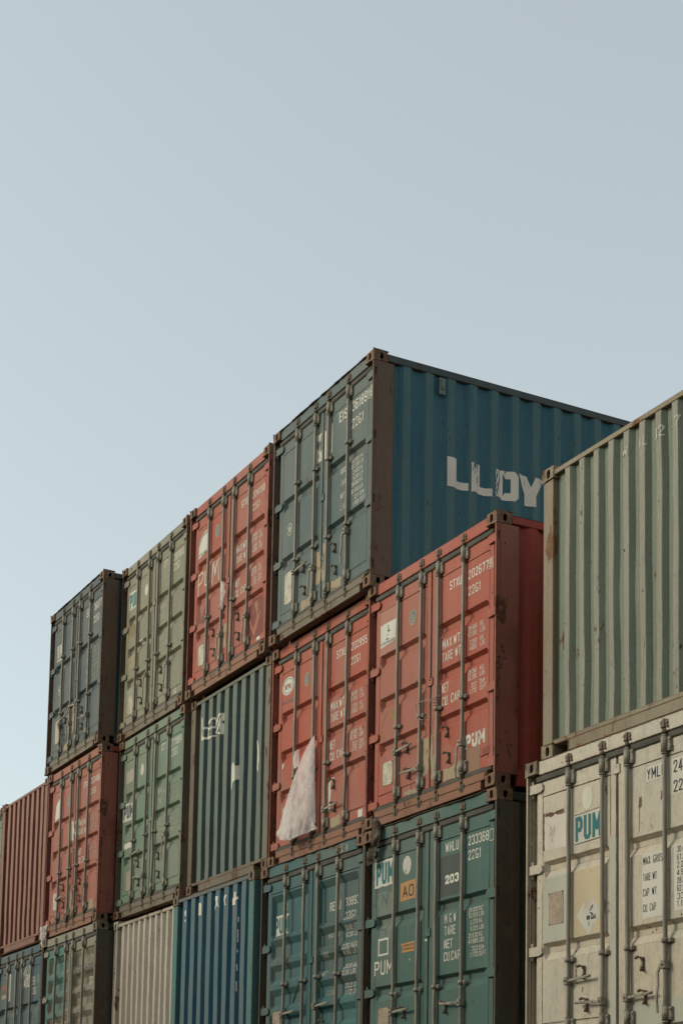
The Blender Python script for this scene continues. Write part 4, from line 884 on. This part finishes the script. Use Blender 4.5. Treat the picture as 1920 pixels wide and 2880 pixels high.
# F2
dd('F2', 'number_lettering', [T('SKLU', 1.305, 2.135, .42, .165), T('0400', 1.31, 1.96, .40, .165), T('89', 1.80, 1.965, .19, .135), T('1', 2.12, 1.99, .04, .13), T('22G1', 1.83, 1.82, .24, .11)], I_white, 1)
it = []
for j in range(6): it += [T(('30.480', '67.200', '2.200', '4.850', '28.28', '62.35')[j], 1.84, 1.58-j*.075, .15, .05), T(('KG', 'LBS')[j % 2], 2.05, 1.58-j*.075, .09, .05)]
dd('F2', 'capacity_lettering', it, I_faint, 1); dd('F2', 'white_sticker', [('p', [(.46, 1.81), (.70, 1.81), (.70, 2.265), (.46, 2.24)])], I_stick, 0, lift=.003)
dd('F2', 'orange_letters', [T('*CFP', .18, 1.98, .25, .12)], ink('orange_print', (.45, .16, .05), .3, .3), 0); dd('F2', 'tan_band', [('p', [(.2, 1.87), (.44, 1.87), (.44, 1.94), (.2, 1.94)])], I_tan, 0)
# R1
dd('R1', 'letter_sticker', [('p', [(1.59, 2.115), (1.83, 2.12), (1.83, 2.235), (1.59, 2.235)])], ink('grey_white_patch', (.82, .80, .72), .05, .2), 1); dd('R1', 'number_lettering', [T('YMLU', 1.600, 2.132, .22, .088)], I_black, 1, lift=.0026)
dd('R1', 'letter_sticker', [('p', [(1.90, 1.955), (2.255, 1.955), (2.255, 2.24), (1.90, 2.235)])], ink('grey_white_patch_b', (.80, .78, .70), .05, .2), 1); dd('R1', 'number_lettering', [T('247351', 1.92, 2.125, .32, .095), T('22G1', 1.92, 1.972, .21, .092)], I_black, 1, lift=.0026)
dd('R1', 'weight_sticker', [('p', [(1.535, 1.047), (1.835, 1.047), (1.835, 1.555), (1.535, 1.555)])], ink('weight_field', (.84, .82, .74), .05, .2), 1); dd('R1', 'weight_lettering', [T('MAX. GROSS', 1.548, 1.468, .265, .062), T('TARE WT.', 1.548, 1.340, .175, .058), T('CAP. WT.', 1.546, 1.220, .175, .060), T('CU. CAP.', 1.545, 1.098, .17, .060)], I_black, 1, lift=.0026)
dd('R1', 'weight_sticker', [('p', [(1.92, 1.06), (2.255, 1.06), (2.255, 1.56), (1.92, 1.56)])], ink('weight_field_b', (.84, .82, .74), .05, .2), 1)
it = []
for a, b, z in (('30.480', 'KG', 1.505), ('67.200', 'LB', 1.442), ('2.230', 'KG', 1.385), ('4.920', 'LB', 1.325), ('28.250', 'KG', 1.265), ('62.280', 'LB', 1.205), ('33.2', 'CU.M', 1.145), ('1.170', 'CU.FT', 1.09)): it += [T(a, 1.955, z, .14, .046), T(b, 2.12, z, .1, .046)]
dd('R1', 'capacity_lettering', it, I_black, 1, lift=.0026)
dd('R1', 'pum_sticker', [('p', [(.645, 1.782), (1.01, 1.79), (1.01, 2.03), (.645, 2.02)])], I_stick); dd('R1', 'pum_border', [('p', [(.645, 1.776), (1.01, 1.784), (1.01, 1.79), (.645, 1.782)]), ('p', [(.645, 2.02), (1.01, 2.03), (1.01, 2.036), (.645, 2.026)])], ink('brown_line', (.14, .05, .03), .1, .1), lift=.002); dd('R1', 'pum_letters', [T('*PUM', .66, 1.80, .355, .205)], I_teal, lift=.0026)
dd('R1', 'white_disc', [('e', .825, 2.14, .072, .095)], ink('pale_disc', (.84, .82, .72), .15, .2))
dd('R1', 'diamond_label', [('p', [(.84, 1.005), (1.0, 1.165), (.985, 1.20), (.945, 1.24), (.89, 1.31), (.865, 1.265), (.85, 1.29), (.83, 1.235), (.815, 1.25), (.795, 1.22), (.785, 1.29), (.68, 1.18)])], I_stick)
dd('R1', 'diamond_print', [T('*ON GAS', .815, 1.130, .125, .035), T('2', .835, 1.085, .02, .03), ('p', [(.855, 1.20), (.87, 1.205), (.90, 1.235), (.905, 1.25), (.89, 1.245), (.865, 1.215)]), ('p', [(.855, 1.195), (.865, 1.18), (.89, 1.165), (.905, 1.165), (.895, 1.18), (.87, 1.19)])], I_black, lift=.0026)
dd('R1', 'worn_white_field', [ragged(.205, .54, 1.79, 2.10, 101, .006)], ink('chalky_field', (.86, .79, .70), .25, .25, 4), lift=.0008); dd('R1', 'rust_border', [ragged(.195, .215, 1.80, 2.12, 102, .008), ragged(.23, .55, 2.085, 2.115, 103, .012)], ink('rust_line', (.16, .075, .045), .6, .2, 20), lift=.002)
dd('R1', 'grey_field', [('p', [(.195, 1.01), (.545, 1.01), (.545, 1.58), (.195, 1.58)])], ink('grey_green_patch', (.62, .63, .54), .1, .2, 3), lift=.0008)
dd('R1', 'tan_field', [('p', [(.56, 1.01), (1.03, 1.01), (1.03, 1.56), (.56, 1.56)])], ink('ochre_patch', (.74, .62, .43), .45, .2, 3), lift=.0006)
dd('R1', 'brown_marks', [('p', [(1.49, 1.93), (1.53, 1.935), (1.53, 2.02), (1.50, 2.01)]), ('p', [(1.76, 1.945), (1.80, 1.95), (1.80, 2.02), (1.77, 2.015)]), ('p', [(1.495, 1.75), (1.50, 1.75), (1.505, 1.93), (1.50, 1.93)]), ('p', [(1.79, 1.73), (1.81, 1.73), (1.80, 1.95), (1.79, 1.94)])], ink('brown_adhesive', (.20, .12, .07), .3, .2, 20), 1)
dd('R1', 'grey_field', [('p', [(1.26, .22), (2.05, .22), (2.05, .40), (1.26, .40)])], ink('grey_green_patch_b', (.60, .61, .52), .12, .2, 3), 1, lift=.0008); dd('R1', 'grey_strip', [('p', [(1.13, .25), (1.20, .25), (1.20, 1.75), (1.13, 1.77)])], ink('grey_strip_paint', (.60, .62, .54), .12, .2, 3), 0, y=DY, lift=.001)
# R2 number characters scattered over the ribs
c = SPEC['R2']; it = [T('W', 1.11, 2.285, .075, .088), T('H', 1.295, 2.285, .05, .088), T('L', 1.375, 2.29, .035, .088), T('U', 1.505, 2.275, .045, .090), T('2', 1.572, 2.285, .045, .090), T('4', 1.690, 2.275, .050, .090), T('7', 1.765, 2.285, .055, .090), T('3', 1.90, 2.28, .05, .09), T('5', 1.98, 2.285, .05, .09)]
_pl = ink('pale_lettering', (.70, .72, .62), .3, .2, 20)
for _i in it: on_end('lettering', [_i], _pl, c['wall'], c['pr'], .016)
# C3 graffiti and torn paper
c = SPEC['C3']
g = [('p', [(.335, 2.31), (.345, 2.20), (.36, 2.13), (.355, 2.05), (.36, 1.995), (.50, 2.00), (.52, 2.035), (.42, 2.03), (.385, 2.06), (.38, 2.18), (.375, 2.26), (.35, 2.32)]), ('p', [(.40, 2.135), (.53, 2.135), (.53, 2.165), (.40, 2.165)]),
     ('p', [(.56, 2.06), (.60, 2.09), (.84, 2.09), (.84, 2.15), (.80, 2.21), (.70, 2.235), (.58, 2.215), (.55, 2.18), (.59, 2.165), (.65, 2.205), (.73, 2.205), (.785, 2.16), (.785, 2.12), (.56, 2.115), (.545, 2.08)]), ('p', [(.545, 2.06), (.545, 1.975), (.60, 1.965), (.86, 2.00), (.90, 2.05), (.84, 2.02), (.66, 1.995), (.585, 2.00), (.58, 2.06)]),
     ('p', [(.83, 2.00), (.85, 1.98), (.92, 2.10), (1.04, 2.19), (1.06, 2.215), (.90, 2.235), (.86, 2.20), (.84, 2.13), (.87, 2.12), (.885, 2.18), (.95, 2.20), (.91, 2.13), (.86, 2.06)]), ('p', [(.90, 2.10), (.93, 2.13), (1.06, 1.96), (1.06, 1.93), (.87, 1.97), (.89, 1.99), (.94, 1.985), (.93, 2.03)])]
on_end('graffiti', g, I_white, c['wall'], c['pr'], .016)
on_end('torn_paper', [('p', [(1.33, 1.16), (1.345, 1.15), (1.38, 1.24), (1.47, 1.27), (1.53, 1.33), (1.55, 1.40), (1.52, 1.44), (1.44, 1.44), (1.41, 1.47), (1.38, 1.50), (1.34, 1.46)])], I_stick, c['wall'], c['pr'], .016, .004)
on_end('paper_print', [T('3', 1.46, 1.40, .02, .025), T('4', 1.46, 1.36, .02, .025), T('5', 1.46, 1.32, .02, .025)], I_black, c['wall'], c['pr'], .016, .006)
on_end('paint_scar', [('p', [(2.09, 1.25), (2.12, 1.22), (2.14, 1.38), (2.13, 1.52), (2.10, 1.60), (2.07, 1.62), (2.10, 1.45)]), ('p', [(2.00, 1.10), (2.02, 1.09), (2.02, 1.16), (2.0, 1.18)])], I_worn, c['wall'], c['pr'], .016)
# C2 flaked letters
c = SPEC['C2']
g = [('p', [(.355, 2.335), (.39, 2.30), (.41, 2.30), (.41, 2.375), (.385, 2.385), (.36, 2.365)]), ('p', [(.355, 2.26), (.41, 2.26), (.41, 2.225), (.375, 2.24)]), ('p', [(.80, 2.255), (.90, 2.255), (.90, 2.385), (.88, 2.41), (.81, 2.415)]),
     ('p', [(1.29, 2.43), (1.40, 2.42), (1.38, 2.36), (1.42, 2.28), (1.36, 2.31), (1.31, 2.255), (1.30, 2.27), (1.34, 2.34)]), ('p', [(1.56, 2.38), (1.60, 2.41), (1.65, 2.40), (1.60, 2.35), (1.62, 2.29), (1.65, 2.27), (1.59, 2.29)]), ('p', [(1.81, 2.25), (1.90, 2.25), (1.90, 2.30), (1.95, 2.31), (1.95, 2.34), (1.91, 2.34), (1.91, 2.40), (1.85, 2.41), (1.85, 2.34), (1.81, 2.34)])]
for _i in g: on_end('flaked_lettering', [_i], I_white, c['wall'], c['pr'], .016)
on_end('flaked_stripe', [('p', [(1.950, z0), (1.958, z0), (1.956, z1), (1.948, z1)]) for z0, z1 in ((2.04, 2.10), (1.80, 1.95), (1.68, 1.71), (1.46, 1.54), (1.22, 1.34))], I_worn, c['wall'], c['pr'], .016)

# ------------------------------------------------------------------ loose things
def W3(key, x, y, z): s = SPEC[key]; return Vector((s['x']+x, s['y']+y, s['z']+z))
def cloth(name, key, fn, nu, nv, mat, label, cat, thick=.0015):
    bm = bmesh.new(); g = []
    base = W3(key, *fn(.5, 1.0)); 
    for j in range(nv+1): g.append([bm.verts.new(W3(key, *fn(i/nu, j/nv))-base) for i in range(nu+1)])
    for j in range(nv):
        for i in range(nu):
            f = bm.faces.new((g[j][i], g[j][i+1], g[j+1][i+1], g[j+1][i])); f.smooth = True
    bmesh.ops.solidify(bm, geom=bm.faces[:], thickness=thick)
    me = bpy.data.meshes.new(name); bm.to_mesh(me); bm.free(); o = obj(name, me, mat); o.location = base
    tag(o, label, cat); return o
def plastic(name, col, trans=.25, alpha=.9):
    m = bpy.data.materials.new(name); m.use_nodes = True; t = m.node_tree; b = t.nodes['Principled BSDF']; out = t.nodes['Material Output']
    co = t.nodes.new('ShaderNodeTexCoord').outputs['Object']; n = nz(t, co, 5, 6, .6, (1, 1, .5)); n2 = nz(t, co, 22, 5, .6, (1, 1, .25))
    t.links.new(mixc(t, ramp(t, n, .35, .7), col, tuple(c*.82 for c in col)), b.inputs['Base Color']); b.inputs['Roughness'].default_value = .42
    bp = t.nodes.new('ShaderNodeBump'); bp.inputs['Strength'].default_value = .5; bp.inputs['Distance'].default_value = .01; t.links.new(n2, bp.inputs['Height']); t.links.new(bp.outputs[0], b.inputs['Normal'])
    tl = t.nodes.new('ShaderNodeBsdfTranslucent'); tl.inputs[0].default_value = (*col, 1); tp = t.nodes.new('ShaderNodeBsdfTransparent')
    a = t.nodes.new('ShaderNodeMixShader'); a.inputs[0].default_value = trans; c_ = t.nodes.new('ShaderNodeMixShader'); n3_ = nz(t, co, 9, 6, .7, (1, 1, .6)); t.links.new(mth(t, 'MULTIPLY_ADD', ramp(t, n3_, .40, .62), -.30, alpha+.06), c_.inputs[0])
    t.links.new(b.outputs[0], a.inputs[1]); t.links.new(tl.outputs[0], a.inputs[2]); t.links.new(tp.outputs[0], c_.inputs[1]); t.links.new(a.outputs[0], c_.inputs[2]); t.links.new(c_.outputs[0], out.inputs[0])
    return m
M_plastic = plastic('milky_plastic', (.95, .89, .84), .4, .80); M_rag = simple('dirty_rag', (.27, .215, .155), (.10, .075, .05), 12, .9, .6); M_ragl = simple('pale_rag', (.38, .32, .25), (.24, .19, .14), 10, .9, .6)
def fn_sheet(u, v):
    zl = 1.32-1.02*v; w = v**.66
    xr = 1.165+.060*v; xl = 1.165-.86*w
    x = xl+(xr-xl)*u; z = zl-.13*math.sin(u*math.pi*.85)*v**4
    n1 = mnoise.noise((u*3, v*1.5, 3)); n2 = mnoise.noise((u*7+v*2, v*1.2, 7)); n3 = mnoise.noise((u*22, v*9, 1))
    y = -.010-.15*math.sin(math.pi*min(1, u*.98+.02))**.7*v**.9-.025*n1*v-.016*n2*v
    if v > .85:
        k = (v-.85)/.15; z += .022*n3*k+.006*k*mnoise.noise((u*40, 0, 0)); y += .05*n3*k+.03*k*mnoise.noise((u*14, v*30, 2)); x += .05*k*(1-u)**2+.03*n2*k+.02*k*u; z += .05*k*(1-u)**3
    return x, y, z
sheet_o = cloth('plastic_sheet', 'B3', fn_sheet, 60, 60, M_plastic, 'milky white plastic sheet hanging like a cone over the doors of the orange red container', 'plastic sheet')
def fn_flap(u, v): return .745+.10*u-.05*math.sin(v*3)*(1-u), -.035-.03*math.sin(u*3.1), 1.215-.20*v+.01*math.sin(u*9)
cloth('plastic_scrap', 'B3', fn_flap, 10, 10, M_plastic, 'small rounded white plastic scrap sticking out left of the hanging sheet', 'plastic scrap')
def fn_rag(u, v):
    return .19+.15*u+.05*math.sin(v*5)+.03*mnoise.noise((v*6, u*2, 1)), -.012-.02*v-.035*mnoise.noise((u*4, v*7, 2))-.03*math.sin(u*3.1), 2.70-.47*v+.04*mnoise.noise((u*5, v*3, 9))
cloth('hanging_rag', 'A2', fn_rag, 14, 40, M_rag, 'dirty brown rag dangling from the red container onto the teal one', 'rag')
def fn_bag(u, v):
    return -.02+.30*u+(.06*v*(1-2*u)), -.02-.06*math.sin(u*3.1)*(1-.4*v)-.02*mnoise.noise((u*5, v*5, 3)), .20-.33*v*(.75+.25*math.sin(u*3.1))-.03*(1-v)*math.sin(u*math.pi)+.012*mnoise.noise((u*9, v*2, 0))
cloth('plastic_bag', 'E3', fn_bag, 20, 20, M_plastic, 'crumpled white plastic bag caught at the lower left corner of the red container', 'bag')
def fn_bit(u, v): return 1.02+.19*u, -.025-.03*math.sin(u*3.1), .20+.07*u-.085*v*math.sin(.4+u*2.2)
cloth('rag_scrap', 'E3', fn_bit, 10, 8, M_ragl, 'pale cloth scrap tucked between the locking bars of the leftmost red container', 'rag')
def fn_torn(u, v): 
    w = math.sin(min(1, v*1.15+.04)*math.pi)*.5+.12
    return 1.19-.10*w+.2*w*u+.02*mnoise.noise((v*8, u, 1)), -.01-.03*math.sin(u*3)-.02*mnoise.noise((u*6, v*6, 4)), 1.25-.36*v+.02*mnoise.noise((u*5, v*3, 2))
cloth('torn_bag', 'C4', fn_torn, 12, 24, M_plastic, 'torn white bag caught between the locking bars of the top row red container', 'bag')
def wire(name, pts, r, mat, label, cat):
    m = MB(); b = pts[0]; cu = []
    for i in range(len(pts)-1):
        for k in range(5):
            t = k/5; p0 = pts[max(0, i-1)]; p1 = pts[i]; p2 = pts[i+1]; p3 = pts[min(len(pts)-1, i+2)]
            cu.append(.5*((2*p1)+(p2-p0)*t+(2*p0-5*p1+4*p2-p3)*t*t+(3*p1-p0-3*p2+p3)*t**3)-b)
    cu.append(pts[-1]-b); m.path(cu, r, 6); o = obj(name, m.mesh(name), mat); o.location = b; tag(o, label, cat); return o
M_rope = simple('rope_fibre', (.42, .36, .27), (.28, .23, .16), 30, .9, .5); M_wire = simple('dark_wire', (.04, .035, .03), (.08, .06, .045), 20, .7, .3)
kn = [W3('A3', 1.385+.034*math.cos(a), .022-.036*math.sin(a), .985+.010*a/2) for a in [i*.9 for i in range(0, 22)]]
wire('rope', kn+[W3('A3', 1.34, -.02, 1.05), W3('A3', 1.25, -.01, .93), W3('A3', 1.15, -.005, .90), W3('A3', 1.045, -.002, .97), W3('A3', 1.02, .0, 1.07), W3('A3', 1.12, -.004, 1.09), W3('A3', 1.33, -.02, 1.06)], .0035, M_rope, 'pale rope knotted round the locking bar of the red container numbered 202677', 'rope')
wire('rope', [W3('E4', 1.385, -.01, .80), W3('E4', 1.2, -.03, .83), W3('E4', 1.03, -.02, .76), W3('E4', .62, -.02, .70), W3('E4', .66, -.02, .62), W3('E4', .72, -.02, .45), W3('E4', .68, -.02, .36)], .010, M_rope, 'frayed rope tied across the locking bars of the far left top container', 'rope')
wire('strap', [W3('B2', 1.06, -.01, 1.21), W3('B2', .97, -.02, 1.06), W3('B2', .93, -.02, .98), W3('B2', .99, -.015, 1.05), W3('B2', 1.05, -.01, 1.20)], .006, M_wire, 'thin black strap dangling from a locking bar of the grey teal container', 'strap')
wire('wire', [W3('C4', .60, .0, 1.0), W3('C4', .68, -.01, .95), W3('C4', .73, -.01, .80), W3('C4', .71, -.01, .62), W3('C4', .66, -.01, .70)], .006, M_wire, 'dark bent wire on the left door of the top row red container', 'wire')
wire('wire', [W3('D3', -.02, -.02, .06), W3('D3', -.20, -.05, -.02), W3('D3', -.30, -.06, -.12), W3('D3', -.26, -.05, -.22)], .004, M_rope, 'thin pale wire curling out beside the foot of the sage green container', 'wire')

# ------------------------------------------------------------------ ground
def ground():
    bm = bmesh.new(); n = 40; s = 800
    for i in range(2): pass
    v = [bm.verts.new(p) for p in ((-s, -s, -2.68), (s, -s, -2.68), (s, s, -2.68), (-s, s, -2.68))]; bm.faces.new(v)
    me = bpy.data.meshes.new('ground'); bm.to_mesh(me); bm.free()
    m = bpy.data.materials.new('yard_concrete'); m.use_nodes = True; t = m.node_tree; b = t.nodes['Principled BSDF']
    co = t.nodes.new('ShaderNodeTexCoord').outputs['Object']; n1 = nz(t, co, .5, 8, .65); n2 = nz(t, co, 9, 6, .7)
    t.links.new(mixc(t, ramp(t, n2, .3, .7), mixc(t, ramp(t, n1, .35, .65), (.07, .062, .05), (.12, .105, .085)), (.06, .055, .045)), b.inputs['Base Color']); b.inputs['Roughness'].default_value = .9
    tag(obj('ground', me, m), kind='structure')
ground()
# unseen blocker added across the lane; it shades the lower containers from the low sky
blk = bpy.data.objects.new('blocker', None); COL.objects.link(blk); blk.location = (-6, -17.6, -2.68); tag(blk, 'long dark ribbed warehouse added unseen behind the camera to shade the lower containers', 'blocker')
def blocker_wall():
    bm = bmesh.new(); pr = corr(-38, 38, .9, .45, .06, -37.6, .06); rows = [[bm.verts.new((x, 1.6-d, z)) for z in (0, 7.6)] for x, d in pr]
    for a, b in zip(rows, rows[1:]): bm.faces.new((a[0], b[0], b[1], a[1]))
    me = bpy.data.meshes.new('wall'); bm.to_mesh(me); bm.free(); return me
M_blocker = simple('blocker_cladding', (.075, .062, .048), (.045, .038, .03), 2, .85, .2)
obj('wall', blocker_wall(), M_blocker, blk)
m = MB(); m.box(-38, 38, -14, 1.4, 0, 7.5); obj('body', m.mesh('body'), M_blocker, blk)
m = MB(); m.box(-38.3, 38.3, -14.4, 1.9, 7.605, 7.8, .03); obj('roof', m.mesh('roof'), M_dark, blk)
for k in (-24, -6, 12):
    m = MB(); m.box(k, k+4.2, 1.61, 1.68, .02, 4.4, .02); [m.box(k+.05, k+4.15, 1.681, 1.70, .3+.55*j, .34+.55*j) for j in range(8)]; obj('blocker_door', m.mesh('blocker_door'), M_under, blk)
m = MB(); m.box(2.9, 5.8, -.3, 6.4, -2.676, -2.555, .01); tag(obj('pavement', m.mesh('pavement'), M_castl), kind='structure')
